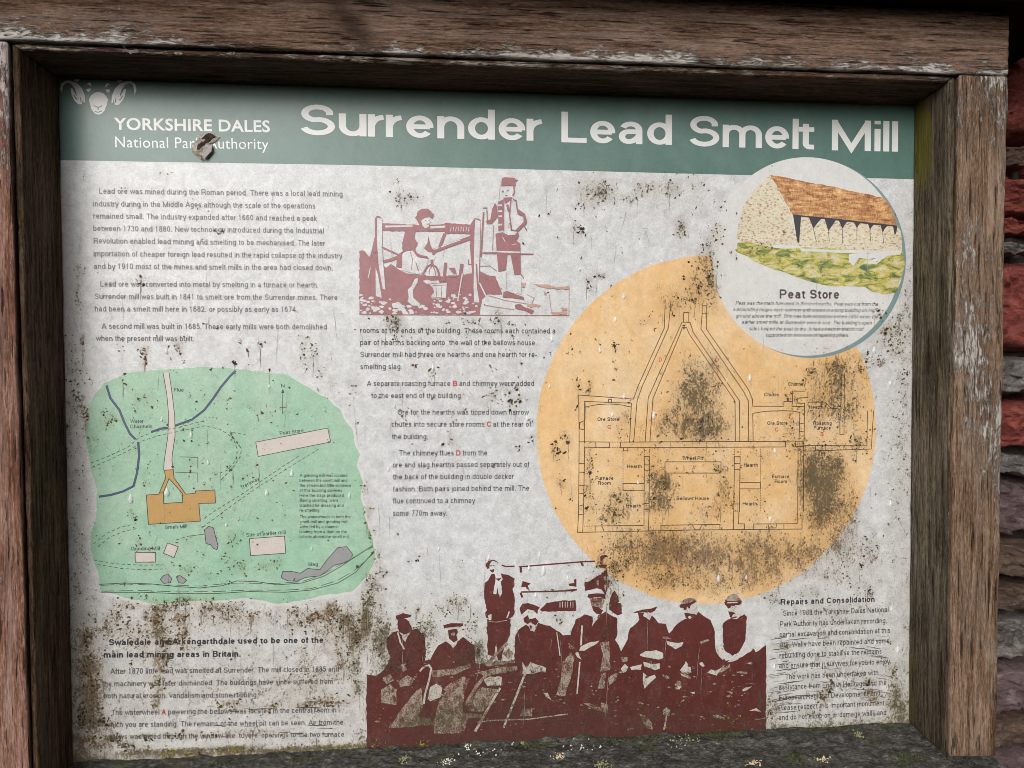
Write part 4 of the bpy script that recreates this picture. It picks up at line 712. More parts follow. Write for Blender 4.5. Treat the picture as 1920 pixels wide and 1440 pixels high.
line_obj('water_channel_fill', [q4([(598, 728), (620, 800), (670, 865), (700, 940), (730, 1000), (762, 1032)]), q4([(776, 1045), (782, 1120), (770, 1220), (750, 1295), (690, 1325), (620, 1345), (555, 1354)]), q4([(850, 990), (900, 972), (945, 966)]), q4([(984, 955), (1080, 920), (1150, 865), (1200, 800), (1240, 740), (1290, 680), (1325, 645)])], 2.2, BLUE, 6)
dsh = [q4([(510, 1165), (600, 1130), (720, 1075), (780, 1022), (860, 990), (1000, 965), (1165, 922)]), q4([(515, 1190), (620, 1145), (740, 1085), (800, 1040), (900, 1008), (1060, 975), (1150, 955), (1240, 975), (1320, 1030), (1358, 1085), (1350, 1130), (1310, 1190), (1240, 1262)]), q4([(1205, 1232), (1280, 1205), (1325, 1150), (1335, 1090), (1310, 1020), (1290, 990), (1380, 1005)]), q4([(1680, 1125), (1500, 1245), (1360, 1340), (1215, 1430)]), q4([(1795, 1085), (1640, 1180), (1450, 1300), (1260, 1435)]), q7([(1215, -10), (1135, 45)]), q7([(1255, 0), (1135, 90)]), q7([(525, 180), (600, 120), (680, 85), (765, 66)]), q7([(550, 195), (620, 140), (700, 108), (775, 92)]), q7([(525, 270), (650, 292), (800, 300), (915, 297)]), q7([(548, 296), (680, 318), (800, 325), (935, 320)]), q7([(990, 158), (1050, 138)])]
for d_ in dsh: tag(line_obj('map_track', [d_], 1.1, LINE, 4, dash=(6, 4)), kind='stuff')
for d_ in (q4([(1010, 1130), (1112, 1133), (1112, 1195)]), q4([(985, 1216), (1112, 1221), (1112, 1272)]), q7([(1050, 138), (1152, 124)])): line_obj('map_boundary', [d_], 1.1, LINE, 4)
mill = q4([(822, 1345), (893, 1340), (930, 1250), (925, 1205), (973, 1202), (978, 1248), (1045, 1340), (1098, 1335), (1098, 1322), (1208, 1316), (1211, 1390), (1118, 1392), (1126, 1492), (834, 1510)])
poly_obj('map_mill', [B2(mill)], TAN, 3, 'tan outline of the smelt mill on the map')
yard = q4([(950, 1252), (1025, 1335), (1027, 1386), (920, 1392), (918, 1330)]); poly_obj('map_mill_yard', [B2(yard)], MINT, 4)
line_obj('map_mill_outline', [mill+mill[:1], yard+yard[:1]], 1.3, LINE, 5)
bl = [q4([(1438, 1047), (1843, 968), (1860, 1046), (1452, 1128)]), q7([(1402, 150), (1600, 136), (1607, 232), (1409, 246)]), q7([(759, 228), (874, 228), (875, 282), (760, 283)]), q7([(942, 174), (1002, 196), (978, 257), (919, 232)])]
for b_, nm in zip(bl, ('long pale peat store block on the map', 'pale block for the earlier mill site on the map', 'small pale grinding mill block on the map', 'small tilted pale square on the map')):
    poly_obj('map_building', [B2(b_)], MAPW, 3, nm); line_obj('map_building_outline', [b_+b_[:1]], 1.2, LINE, 5)
sg = [q7([(1150, 100), (1175, 80), (1200, 90), (1212, 140), (1226, 190), (1220, 212), (1200, 205), (1185, 185), (1158, 178)]), q7([(900, 380), (920, 358), (945, 350), (965, 375), (958, 398), (920, 402)]), q7([(990, 365), (1012, 358), (1050, 385), (1030, 402), (1005, 398)]), q7([(1580, 370), (1590, 335), (1640, 335), (1690, 345), (1730, 318), (1800, 325), (1830, 280), (1870, 235), (1900, 200), (1950, 195), (1985, 240), (1960, 280), (1880, 300), (1800, 360), (1720, 368), (1670, 390), (1620, 388)])]
for s_ in sg: poly_obj('map_slag_heap', [B2(s_)], SLAG, 3); line_obj('slag_heap_outline', [s_+s_[:1]], 1.2, LINE, 5)
line_obj('map_stream', [q7([(555, 408), (700, 400), (850, 405), (1000, 420), (1120, 428), (1250, 415), (1330, 388), (1450, 393), (1560, 410), (1700, 400), (1820, 362), (1920, 305), (2100, 185)]), q7([(565, 452), (800, 452), (1000, 460), (1200, 460), (1400, 448), (1600, 452), (1750, 440), (1900, 400), (2000, 340), (2105, 220)])], 1.3, LINE, 4, 'stream banks along the bottom of the map')
line_obj('map_stream', [q7([(565, 414), (700, 406), (850, 411), (1000, 412), (1120, 418), (1250, 405), (1330, 400), (1450, 402), (1560, 402), (1700, 392), (1820, 350), (1920, 293), (2100, 195)]), q7([(565, 446), (800, 442), (1000, 450), (1200, 448), (1400, 440), (1600, 440), (1750, 432), (1900, 385), (2000, 325), (2105, 228)])], 1.1, LINE, 4, dash=(24, 9))
line_obj('north_arrow', [q4([(1590, 886), (1590, 760)]), q4([(1572, 851), (1611, 851)])], 1.2, LINE, 4); poly_obj('north_arrow_head', [B2(q4([(1581, 770), (1590, 748), (1600, 770)]))], LINE, 5, cut=None)
for s, a in (('Flue', (326, 734.2, 344, 734.2)), ('Water', (244, 793.3, 268.7, 793)), ('Channels', (244, 803, 285, 802.6)), ('N', (527, 726.5, 533, 726.5)), ('Peat Store', (525, 815.7, 569.3, 810)), ('Trackway', (452.7, 917.5, 486.7, 899.5)), ('Smelt Mill', (309.3, 992.3, 350.7, 990)), ('Grinding Mill', (245.3, 1032.3, 299, 1031.3)), ('Site of earlier mill', (462, 1006.7, 535.3, 1001)), ('Slag', (577.3, 1061.7, 595.7, 1061))):
    text('map_label', s, *a, 7.0, TXT, .12)
for i, (s, x1, y) in enumerate((("A grinding mill was located", 651, 894.3), ("between the smelt mill and", 651, 903.6), ("the stream but little evidence", 658, 913), ("of this building survives.", 643, 922.3), ("Here the slags produced", 644, 931.7), ("during smelting, were", 634, 941), ("crushed for dressing and", 644, 950.4), ("re-smelting.", 600, 959.6), ("The waterwheels in both the", 657, 971.8), ("smelt mill and grinding mill", 651, 981), ("were fed by a channel", 634, 990.4), ("leading from a dam on the", 650, 999.8), ("hillside above the smelt mill.", 656, 1009.2))):
    text('map_note', s, 561.7, y, x1, y, 6.0, TXT, .12, arcn=2)

# ---- plan of the mill
r5 = lambda pts: [(640+x/3, 480+y/3) for x, y in pts]; r6 = lambda pts: [(1280+x/3, 480+y/3) for x, y in pts]; r8 = lambda pts: [(640+x/3, 960+y/3) for x, y in pts]; r9 = lambda pts: [(1280+x/3, 960+y/3) for x, y in pts]
PLAN = [r5(q) for q in (
 [(1644, 805), (1336, 782), (1338, 1045), (1335, 1440)], [(1632, 828), (1367, 818), (1369, 1045)], [(1367, 850), (1440, 836), (1510, 832), (1580, 838), (1632, 850)], [(1503, 822), (1503, 806), (1520, 807), (1520, 822)],
 [(1644, 805), (1668, 735), (1817, 405), (1822, 275)], [(1645, 1045), (1664, 815), (1690, 740), (1840, 405), (1855, 250)], [(1709, 1045), (1727, 797), (1917, 372), (1925, 372)], [(1736, 1045), (1753, 803), (1905, 440), (1918, 402), (1925, 402)],
 [(1632, 828), (1622, 1045)], [(1336, 1045), (1508, 1047), (1508, 1077), (1369, 1079)], [(1432, 1047), (1432, 1077)], [(1920, 1045), (1570, 1047), (1570, 1078), (1920, 1078)], [(1587, 1080), (1587, 1096), (1612, 1096), (1612, 1080)],
 [(1703, 1440), (1705, 1128), (1734, 1128), (1731, 1440)], [(1704, 1175), (1733, 1175)], [(1704, 1205), (1733, 1205)], [(1703, 1280), (1585, 1280), (1585, 1318), (1703, 1318)], [(1703, 1392), (1732, 1392)], [(1703, 1425), (1732, 1425)],
 [(1338, 1168), (1366, 1168)], [(1337, 1216), (1365, 1216)], [(1336, 1290), (1363, 1290)], [(1336, 1335), (1362, 1335)], [(1335, 1408), (1362, 1400)], [(1369, 1079), (1362, 1440)], [(1367, 926), (1340, 938), (1340, 972), (1367, 978)])]
PLAN += [[(1247, 866), (1352, 866), (1352, 887), (1247, 887), (1247, 866)], [(1281.7, 586), (1291.7, 586), (1291.7, 604), (1281.7, 604), (1281.7, 586)]]
PLAN += [r6(q) for q in (
 [(0, 372), (42, 373), (60, 430), (320, 815), (322, 1043)], [(0, 402), (22, 402), (38, 440), (295, 815), (297, 1043)], [(110, 265), (110, 325), (103, 410), (345, 765), (370, 815), (372, 1042)], [(137, 265), (133, 410), (370, 750), (393, 805), (395, 845), (570, 845), (570, 818), (618, 818), (618, 760), (690, 760)], [(110, 325), (135, 325)], [(110, 280), (136, 280)],
 [(397, 1042), (395, 885), (470, 873), (560, 870), (620, 872), (660, 880), (655, 1035)], [(705, 765), (705, 795), (648, 800), (648, 828), (686, 828), (684, 1040)], [(618, 818), (615, 845), (684, 847)], [(705, 822), (800, 822), (838, 857), (875, 857), (875, 918), (885, 918), (885, 1005), (908, 1005), (910, 660)], [(893, 660), (890, 910)],
 [(1040, 870), (1037, 1068), (684, 1066)], [(1075, 870), (1062, 1086), (684, 1098)], [(748, 1066), (748, 1095)], [(806, 1066), (806, 1093)], [(908, 1067), (908, 1091)], [(0, 1044), (580, 1043), (580, 1074), (0, 1077)], [(680, 1042), (634, 1042), (634, 1072), (680, 1072)], [(650, 1075), (648, 1440)], [(682, 1042), (680, 1440)],
 [(288, 1440), (292, 1127), (324, 1127), (320, 1440)], [(291, 1168), (323, 1168)], [(291, 1200), (323, 1200)], [(290, 1395), (321, 1395)], [(290, 1435), (321, 1435)], [(322, 1275), (438, 1275), (438, 1310), (322, 1310)], [(655, 945), (684, 940)], [(657, 985), (684, 990)])]
PLAN += [r8(q) for q in ([(1335, 0), (1329, 115), (1920, 103)], [(1362, 0), (1358, 113)], [(1335, 15), (1362, 15)], [(1700, 76), (1428, 79), (1428, 110)], [(1465, 79), (1478, 107)], [(1703, 0), (1703, 76)], [(1731, 0), (1728, 106)], [(1798, 105), (1798, 75), (1920, 73)])]
PLAN += [r9(q) for q in ([(0, 102), (672, 96), (672, 0)], [(0, 73), (210, 70), (210, 99)], [(287, 0), (287, 100)], [(317, 0), (315, 67), (348, 67), (348, 98)], [(400, 98), (400, 68), (645, 66), (645, 0)], [(570, 67), (570, 97)], [(55, 74), (70, 100), (95, 100), (110, 73)], [(480, 68), (485, 90), (525, 90), (530, 67)])]
line_obj('plan_walls', PLAN, 1.35, PLINE, 4, 'thin brown lines of the mill floor plan')
for d_ in (r5([(1585, 1096), (1585, 1280)]), r5([(1508, 1047), (1570, 1047)]), r5([(1508, 1077), (1570, 1078)]), r5([(1705, 1085), (1705, 1128)]), r5([(1734, 1085), (1734, 1128)]), r6([(292, 1085), (292, 1127)]), r6([(324, 1085), (324, 1127)]), r6([(439, 1085), (437, 1440)]), r6([(580, 1043), (634, 1042)]), r8([(1365, 80), (1428, 79)])): tag(line_obj('plan_dotted_line', [d_], 1.2, PLINE, 4, dash=(2.4, 2.4)), kind='stuff')
for s, x0, x1, y in (('Flue', 1281.7, 1298.7, 564.7), ('Ore Store', 1120.3, 1160.7, 789.3), ('Chutes', 1433, 1460.7, 743), ('Chimney', 1478.3, 1510.7, 723.3), ('Hearth', 1517.3, 1543.3, 766.3), ('Roasting', 1525, 1559.3, 796.7), ('Furnace', 1526, 1557.7, 805.7), ('Ore Store', 1438.7, 1476.7, 796.7), ('Wheel Pit', 1279.5, 1318, 862.4), ('Hearth', 1175.7, 1203.3, 877.7), ('Hearth', 1395, 1421, 875), ('Furnace', 1116.7, 1150, 900), ('Room', 1121, 1145.3, 909), ('Furnace', 1448, 1480, 896.7), ('Room', 1452.7, 1475.7, 906), ('Bellows House', 1268.7, 1329, 937.8), ('Hearth', 1174, 1202, 951.7), ('Hearth', 1392.7, 1419, 947.7)):
    text('plan_label', s, x0, y, x1, y, 6.9, TXTB, .155)
for s, x0, x1, y in (('D', 1235.3, 1241.3, 677.9), ('D', 1341.3, 1347.7, 678.3), ('C', 1139, 1146, 804), ('B', 1538.7, 1544.3, 817.7), ('C', 1452.7, 1459.3, 809), ('A', 1297.7, 1303.7, 880.3)): text('key_letter', s, x0, y, x1, y, 7.6, RED, .16, arcn=5)

# ---- picture of two miners at a windlass (maroon line block)
zz2 = lambda pts: [(660+x*.21875, 320+y*.21875) for x, y in pts]
pics = []; pmi = []
def mp(pts, k=0, amp=0): pics.append(B2(zz2(rough_poly(pts, amp, 0) if amp else pts))); pmi.append(k)
def ml(pts, wz, k=0):
    bd = band(B2(zz2(pts)), wz*.21875*.000522); a = [q[0] for q in bd]+[q[1] for q in bd[::-1]]; pics.append(np.array(a)); pmi.append(k)
mp([(62, 690), (80, 682), (104, 684), (150, 738), (165, 700), (195, 560), (205, 560), (205, 800), (255, 800), (290, 830), (330, 800), (360, 815), (390, 840), (430, 860), (470, 880), (600, 890), (800, 905), (1040, 880), (1100, 862), (1180, 900), (1230, 905), (1290, 1060), (1160, 1062), (1110, 1110), (1100, 1232), (62, 1232)], 0, 4)
ml([(1290, 1000), (1320, 1050), (1390, 1065)], 30)
# rubble
for i in range(150):
    x = 75+rng.random()*1010; y = 1060+rng.random()*165; 
    if y < 1160 and 330 < x < 700: continue
    s = 8+rng.random()*20; a = rng.random()*3; mp([(x+s*(.7+.5*rng.random())*math.cos(a+t), y+.55*s*(.7+.5*rng.random())*math.sin(a+t)) for t in (0, 1.3, 2.5, 3.8, 5)], 1)
mp([(340, 1140), (400, 1125), (440, 1160), (470, 1210), (490, 1232), (440, 1232), (410, 1180), (350, 1175)], 1)
# left post, axle, right post
mp([(195, 412), (212, 386), (240, 390), (258, 412), (264, 700), (292, 1030), (312, 1132), (255, 1110), (200, 800)], 0)
mp([(216, 405), (256, 412), (260, 700), (286, 1020), (262, 1010), (228, 800), (214, 600)], 1); mp([(202, 830), (224, 900), (255, 1090), (204, 1075)], 1)
mp([(262, 450), (548, 462), (590, 470), (660, 462), (790, 460), (796, 446), (825, 446), (900, 456), (1040, 462), (1040, 542), (800, 540), (790, 524), (262, 515)], 0, 3)
mp([(285, 470), (520, 468), (520, 479), (285, 487)], 1); mp([(672, 476), (800, 470), (800, 488), (672, 496)], 1)
for x in range(850, 1030, 22): ml([(x, 480), (x-6, 520)], 5, 1)
mp([(1018, 455), (1050, 408), (1085, 410), (1104, 425), (1096, 860), (1090, 1010), (1110, 1110), (1104, 1165), (1085, 1165), (1045, 1135), (1022, 1110), (1030, 880), (1010, 650)], 0)
mp([(1058, 418), (1102, 432), (1088, 860), (1082, 1010), (1096, 1130), (1048, 1128), (1042, 1000), (1050, 520)], 1); ml([(1066, 800), (1078, 1000), (1100, 1140)], 14)
ml([(255, 655), (330, 690), (392, 718)], 15); ml([(262, 782), (330, 765), (410, 735)], 26); ml([(165, 740), (200, 580)], 18)
ml([(795, 540), (772, 600), (748, 665)], 26); ml([(680, 690), (750, 672), (830, 640), (1030, 572)], 34); ml([(700, 676), (760, 655), (830, 628), (930, 594)], 8, 1); ml([(690, 722), (760, 655)], 13)
ml([(1000, 760), (998, 800), (1030, 805)], 8)
# woman
mp([(540, 402), (555, 384), (562, 350), (600, 326), (655, 326), (682, 358), (702, 376), (690, 416), (665, 396), (625, 406), (592, 430), (612, 478), (585, 490), (566, 440)], 0)
mp([(592, 430), (625, 406), (668, 398), (678, 440), (664, 452), (655, 482), (625, 494), (606, 472)], 1); ml([(625, 425), (640, 432)], 5); ml([(655, 425), (668, 430)], 6); ml([(640, 465), (660, 462)], 5)
mp([(470, 502), (530, 474), (545, 522), (536, 580), (562, 620), (542, 662), (552, 700), (592, 722), (662, 738), (680, 752), (640, 752), (560, 738), (520, 682), (470, 682), (432, 704), (430, 620), (450, 540)], 0, 3)
mp([(388, 722), (432, 690), (430, 832), (378, 826)], 0); mp([(645, 622), (655, 560), (672, 640), (705, 700), (652, 694), (618, 664)], 0)
mp([(432, 716), (470, 690), (520, 684), (560, 742), (655, 765), (622, 878), (565, 886), (500, 872), (426, 852)], 1); ml([(500, 700), (520, 760), (510, 850)], 6); ml([(545, 780), (570, 860)], 8)
mp([(540, 925), (566, 922), (562, 960), (522, 1022), (526, 1090), (582, 1140), (578, 1160), (520, 1156), (476, 1122), (486, 1080), (478, 1020), (510, 990)], 1)
mp([(645, 735), (680, 715), (715, 735), (705, 765), (670, 768)], 1)
# bucket and tools
ml([(612, 945), (610, 880), (645, 822), (685, 800), (722, 826), (745, 880), (752, 965)], 15); ml([(684, 762), (685, 806)], 22); mp([(632, 900), (655, 848), (690, 832), (718, 856), (734, 905)], 1); ml([(690, 806), (665, 850), (660, 890)], 8); ml([(690, 806), (712, 860), (716, 900)], 8)
mp([(606, 945), (640, 935), (680, 945), (740, 940), (752, 965), (640, 970)], 1, 4); mp([(660, 972), (812, 964), (806, 1092), (690, 1096), (672, 1082), (705, 1040), (690, 1000)], 1); ml([(690, 985), (808, 980)], 6); ml([(770, 990), (766, 1085)], 5); ml([(720, 1000), (726, 1085)], 5); ml([(672, 1082), (800, 1092)], 5)
ml([(803, 788), (786, 950)], 26); ml([(942, 798), (915, 1010)], 30); mp([(828, 836), (880, 832), (900, 890), (870, 885)], 0); ml([(800, 905), (895, 910)], 10); ml([(946, 880), (925, 1000), (906, 1110)], 10, 1); ml([(158, 832), (138, 922)], 8, 1); ml([(820, 890), (895, 895)], 8, 1)
# man
mp([(1278, 132), (1285, 66), (1310, 56), (1390, 60), (1405, 76), (1426, 80), (1402, 96), (1402, 132), (1340, 128)], 0); ml([(1386, 130), (1392, 185), (1376, 215)], 12); ml([(1284, 178), (1300, 176)], 12); ml([(1322, 172), (1345, 168)], 5); ml([(1312, 212), (1332, 212)], 7)
mp([(1298, 232), (1378, 226), (1345, 258), (1312, 282)], 0); mp([(1250, 268), (1294, 246), (1300, 500), (1255, 520)], 0)
for y in (298, 348, 392, 464): ml([(1254, y), (1286, y-2)], 14, 1)
mp([(1226, 276), (1240, 300), (1252, 392), (1196, 456), (1156, 458), (1150, 432), (1186, 418), (1200, 330)], 0); mp([(1408, 318), (1480, 368), (1500, 432), (1492, 462), (1424, 522), (1398, 512), (1470, 440), (1468, 392), (1418, 372)], 0); ml([(1480, 480), (1498, 512)], 10)
ml([(1300, 240), (1300, 520)], 6); ml([(1362, 240), (1350, 380), (1366, 508), (1420, 515)], 10); ml([(1330, 290), (1346, 352)], 20); ml([(1405, 250), (1415, 330)], 10); ml([(1380, 240), (1410, 270)], 8)
mp([(1230, 540), (1290, 528), (1340, 552), (1395, 552), (1422, 520), (1432, 560), (1406, 600), (1442, 622), (1448, 888), (1392, 892), (1360, 722), (1330, 722), (1320, 850), (1255, 868), (1240, 700)], 0); ml([(1290, 570), (1315, 612)], 6, 1); ml([(1370, 632), (1410, 628)], 5, 1)
mp([(1256, 870), (1322, 866), (1326, 1050), (1290, 1040)], 1); mp([(1392, 900), (1448, 896), (1450, 1060), (1405, 1050)], 1); ml([(1452, 888), (1472, 924)], 8)
mp([(1300, 1040), (1330, 1030), (1400, 1058), (1470, 1082), (1474, 1106), (1380, 1092), (1290, 1086)], 0)
ml([(1115, 707), (1340, 712), (1555, 716)], 11); ml([(1126, 690), (1440, 700)], 13, 1); ml([(1127, 356), (1105, 740)], 13); ml([(1155, 330), (1160, 430)], 8); ml([(1120, 320), (1160, 318)], 6); ml([(1212, 470), (1204, 690)], 4); ml([(1092, 960), (1165, 1110)], 12, 1); ml([(1100, 820), (1180, 815), (1240, 860)], 4)
# stones at right
for q in ([(1555, 968), (1680, 976), (1760, 1000), (1855, 985), (1858, 1020), (1700, 1012), (1610, 995)], [(1395, 1150), (1440, 1140), (1480, 1170), (1560, 1200), (1540, 1230), (1500, 1208), (1400, 1180)], [(1500, 1140), (1610, 1150), (1600, 1170), (1500, 1165)], [(1700, 1215), (1840, 1200), (1845, 1236), (1720, 1238)], [(1790, 1172), (1846, 1178), (1845, 1196), (1800, 1196)], [(1640, 1030), (1668, 1050), (1650, 1070)], [(1450, 960), (1490, 960), (1480, 1000), (1455, 1000)]): mp(q, 2 if q[0][0] != 1395 else 0, 5)
for q in ([(1130, 1150), (1250, 1170), (1390, 1190)], [(1170, 1070), (1310, 1110), (1500, 1140), (1620, 1160)], [(1500, 1060), (1560, 1090), (1540, 1140)], [(1690, 1060), (1700, 1160), (1720, 1240)], [(1860, 980), (1858, 1238)]): ml(q, 5, 2)
ml([(62, 1233), (600, 1235), (1100, 1238), (1860, 1241)], 5)
poly_obj('miners_picture', pics, [MAR1, PAPER, MAR1B], 3, 'maroon picture of two miners at a windlass', cut=.012, mi=pmi, step=.000003)

# ---- group portrait (dark maroon)
pics = []; pmi = []
za = lambda pts: [(700+x*.2431, 1030+y*.2431) for x, y in pts]; zb_ = lambda pts: [(1060+x*.2430, 1030+y*.2430) for x, y in pts]
def gp(t, pts, k=0, amp=0): pics.append(B2(t(rough_poly(pts, amp) if amp else pts))); pmi.append(k)
def gl(t, pts, wz, k=0):
    bd = band(B2(t(pts)), wz*.2431*.000522); pics.append(np.array([q[0] for q in bd]+[q[1] for q in bd[::-1]])); pmi.append(k)
A, Bz = za, zb_
T2 = lambda pts: [(880+x*.10417, 1030+y*.10417) for x, y in pts]; T3 = lambda pts: [(1060+x*.10417, 1030+y*.10417) for x, y in pts]; T4 = lambda pts: [(1240+x*.10417, 1090+y*.10417) for x, y in pts]; T7 = lambda pts: [(1240+x*.1576, 1220+y*.1576) for x, y in pts]
gl(A, [(990, 122), (1020, 133), (1090, 131)], 11); gl(A, [(1125, 136), (1340, 118), (1620, 96), (1710, 92)], 11); gl(A, [(1140, 330), (1340, 326), (1560, 318)], 12); gl(A, [(1135, 130), (1140, 180)], 18); gl(A, [(1135, 335), (1150, 372)], 16)
gp(A, [(1152, 245), (1215, 264), (1190, 284), (1210, 322), (1182, 306), (1176, 290), (1140, 292)]); gp(Bz, [(66, 236), (86, 226), (86, 290), (30, 282), (25, 266), (70, 260)]); gp(A, [(1285, 466), (1336, 414), (1400, 402), (1560, 392), (1562, 476), (1300, 481)], 0, 4); gl(Bz, [(0, 318), (90, 311)], 12)
for x in range(1440, 1560, 20): gl(A, [(x, 405), (x, 450)], 5, 1)
gp(T3, [(345, 592), (420, 582), (490, 545), (570, 480), (640, 455), (690, 420), (760, 350), (765, 470), (740, 560), (800, 545), (770, 640), (760, 700), (722, 832), (650, 722), (560, 702), (430, 735), (350, 752)], 0, 8); gp(T3, [(790, 965), (820, 850), (850, 780), (888, 750), (950, 850), (972, 950), (930, 962), (1000, 972), (1022, 1160), (940, 1192), (790, 1092)], 0, 6); gp(T3, [(625, 135), (660, 106), (740, 106), (772, 132), (700, 152), (680, 190), (640, 222)]); gl(T3, [(590, 235), (588, 130), (640, 80), (720, 70)], 10, 4); gp(T3, [(590, 290), (700, 270), (760, 290), (700, 330), (620, 330)], 0, 6); gl(T3, [(285, 225), (318, 300)], 18)
for q in ([(565, 560), (600, 550), (600, 650), (570, 650)], [(690, 490), (735, 480), (730, 560), (700, 560)], [(700, 640), (740, 600), (760, 650), (720, 760)]): gp(T3, q, 2, 6)
# seated back row mass
mass = za([(-53, 1560), (-53, 965), (20, 975), (60, 950), (100, 900), (130, 840), (220, 850), (330, 862), (400, 872), (470, 900), (560, 940), (700, 900), (790, 880), (900, 880), (1090, 850), (1092, 680), (1120, 622), (1180, 582), (1240, 640), (1272, 566), (1360, 590), (1440, 640), (1462, 664), (1510, 660)]) + zb_([(40, 662), (80, 540), (150, 502), (210, 520), (216, 578), (265, 512), (310, 480), (400, 530), (402, 660), (385, 700), (412, 740), (430, 790), (480, 700), (500, 610), (560, 560), (572, 542), (560, 490), (650, 488), (610, 492), (600, 515), (650, 548), (668, 510), (720, 570), (775, 575), (800, 650), (860, 580), (930, 535), (990, 535), (1025, 480), (1120, 545), (1155, 640), (1162, 780), (1240, 862), (1340, 840), (1430, 790), (1455, 765), (1470, 795), (1550, 740), (1550, 1560)])
pics.append(B2(rough_poly(mass, 1.2))); pmi.append(0)
gp(A, [(172, 512), (230, 492), (295, 506), (285, 525), (235, 532), (275, 556), (290, 590), (302, 622), (250, 662), (200, 640), (185, 580), (190, 550), (175, 535)], 0, 3); gp(A, [(100, 690), (150, 640), (190, 630), (240, 700), (300, 620), (340, 610), (400, 680), (402, 880), (300, 870), (140, 850), (105, 760)], 0, 6); gp(A, [(220, 662), (272, 650), (246, 716), (226, 692)], 1)
gp(A, [(540, 586), (600, 570), (692, 572), (690, 592), (660, 600), (545, 612)]); gl(A, [(550, 612), (660, 600)], 8, 1); gp(A, [(576, 622), (640, 612), (655, 640), (640, 660), (650, 700), (620, 720), (585, 690)], 0, 4); gp(A, [(600, 650), (625, 640), (630, 665), (605, 670)], 2)
gp(A, [(470, 790), (500, 742), (560, 710), (600, 742), (640, 722), (692, 676), (780, 740), (792, 890), (700, 905), (560, 945), (480, 935), (400, 905), (382, 890), (390, 862), (440, 850)], 0, 5); gp(A, [(600, 742), (655, 700), (640, 735), (615, 765)], 1)
# standing man
gp(T2, [(295, 300), (302, 258), (340, 215), (400, 192), (460, 195), (502, 222), (517, 264), (488, 230), (430, 208), (390, 224), (366, 272), (360, 345), (320, 352)]); gl(T2, [(368, 304), (402, 292)], 7); gl(T2, [(420, 290), (452, 292)], 6); gp(T2, [(362, 360), (400, 372), (440, 354), (448, 386), (425, 425), (385, 402)])
gp(A, [(885, 240), (912, 190), (935, 190), (942, 215), (924, 342), (948, 348), (955, 285), (975, 375), (992, 340), (984, 250), (998, 230), (985, 185), (1045, 200), (1090, 226), (1086, 290), (1074, 300), (1090, 380), (1088, 500), (1060, 530), (1000, 552), (930, 556), (872, 530), (862, 490), (876, 470), (855, 380), (858, 260)], 0, 3); gp(A, [(940, 226), (990, 222), (966, 244)])
gp(A, [(878, 540), (1060, 540), (1055, 660), (1010, 760), (985, 862), (960, 852), (948, 742), (970, 640), (940, 760), (930, 822), (880, 812)], 0, 4); gl(A, [(890, 555), (950, 562), (1030, 548)], 6, 2); gp(A, [(884, 508), (912, 500), (910, 548), (890, 545)], 1); gl(A, [(1050, 480), (1030, 530)], 10, 1)
# centre man
gp(A, [(1128, 456), (1150, 420), (1195, 415), (1245, 430), (1285, 450), (1268, 470), (1265, 502), (1236, 472), (1190, 462), (1140, 506)]); gp(A, [(1158, 532), (1190, 508), (1202, 536), (1250, 528), (1276, 556), (1250, 605), (1215, 562), (1190, 577), (1162, 560)], 0, 4); gp(A, [(1198, 575), (1215, 570), (1260, 590), (1245, 632), (1210, 628)], 1); gp(A, [(1205, 585), (1225, 590), (1215, 630)], 0)
# man with stick
gp(T3, [(398, 856), (410, 812), (540, 794), (690, 800), (722, 832), (722, 905), (690, 890), (640, 862), (540, 862), (440, 892)], 0, 4); gp(T3, [(445, 900), (540, 870), (650, 870), (715, 930), (680, 1000), (660, 1080), (600, 1040), (470, 1010)], 2, 6); gp(T3, [(452, 948), (540, 920), (622, 935), (540, 952)]); gp(T3, [(470, 1010), (600, 1042), (682, 1102), (640, 1182), (560, 1162), (500, 1102)], 0, 5); gp(T3, [(690, 1012), (738, 984), (792, 1042), (770, 1086), (702, 1082)], 1); gp(T3, [(485, 1160), (520, 1220), (545, 1290), (480, 1390), (500, 1280)], 1); gl(T3, [(612, 1180), (590, 1240)], 16, 2)
gp(Bz, [(520, 486), (600, 465), (660, 458), (712, 440), (692, 474), (660, 490), (610, 487), (540, 491)]); gp(Bz, [(600, 505), (645, 485), (660, 500), (650, 548), (620, 520)], 1)
gp(T4, [(335, 430), (390, 345), (450, 310), (560, 295), (620, 330), (638, 358), (520, 390)], 2); gp(T4, [(325, 436), (370, 410), (500, 390), (600, 355), (642, 360), (580, 400), (530, 430), (515, 492), (490, 486), (460, 450), (456, 510), (405, 522), (400, 482), (335, 476)]); gp(T4, [(410, 522), (460, 512), (520, 490), (540, 430), (640, 380), (660, 530), (640, 600), (560, 590), (420, 570)], 1); gp(T4, [(412, 570), (500, 576), (602, 592), (640, 600), (620, 690), (540, 720), (470, 680), (440, 652)]); gp(T4, [(475, 640), (520, 620), (548, 650), (510, 684)], 1)
gp(T4, [(1150, 365), (1200, 270), (1260, 235), (1340, 225), (1390, 270), (1445, 352)], 2); gp(T4, [(1195, 490), (1260, 440), (1400, 425), (1440, 460), (1470, 540), (1420, 640), (1340, 660), (1240, 650), (1200, 540)], 1); gp(T4, [(1135, 382), (1160, 355), (1452, 350), (1440, 412), (1400, 426), (1330, 430), (1322, 445), (1262, 440), (1240, 482), (1200, 492), (1180, 452), (1150, 420)]); gl(T4, [(1190, 388), (1280, 384), (1372, 378)], 9, 1); gp(T4, [(1205, 540), (1280, 550), (1342, 576), (1292, 600), (1270, 640), (1310, 636), (1372, 640), (1340, 664), (1240, 652)])
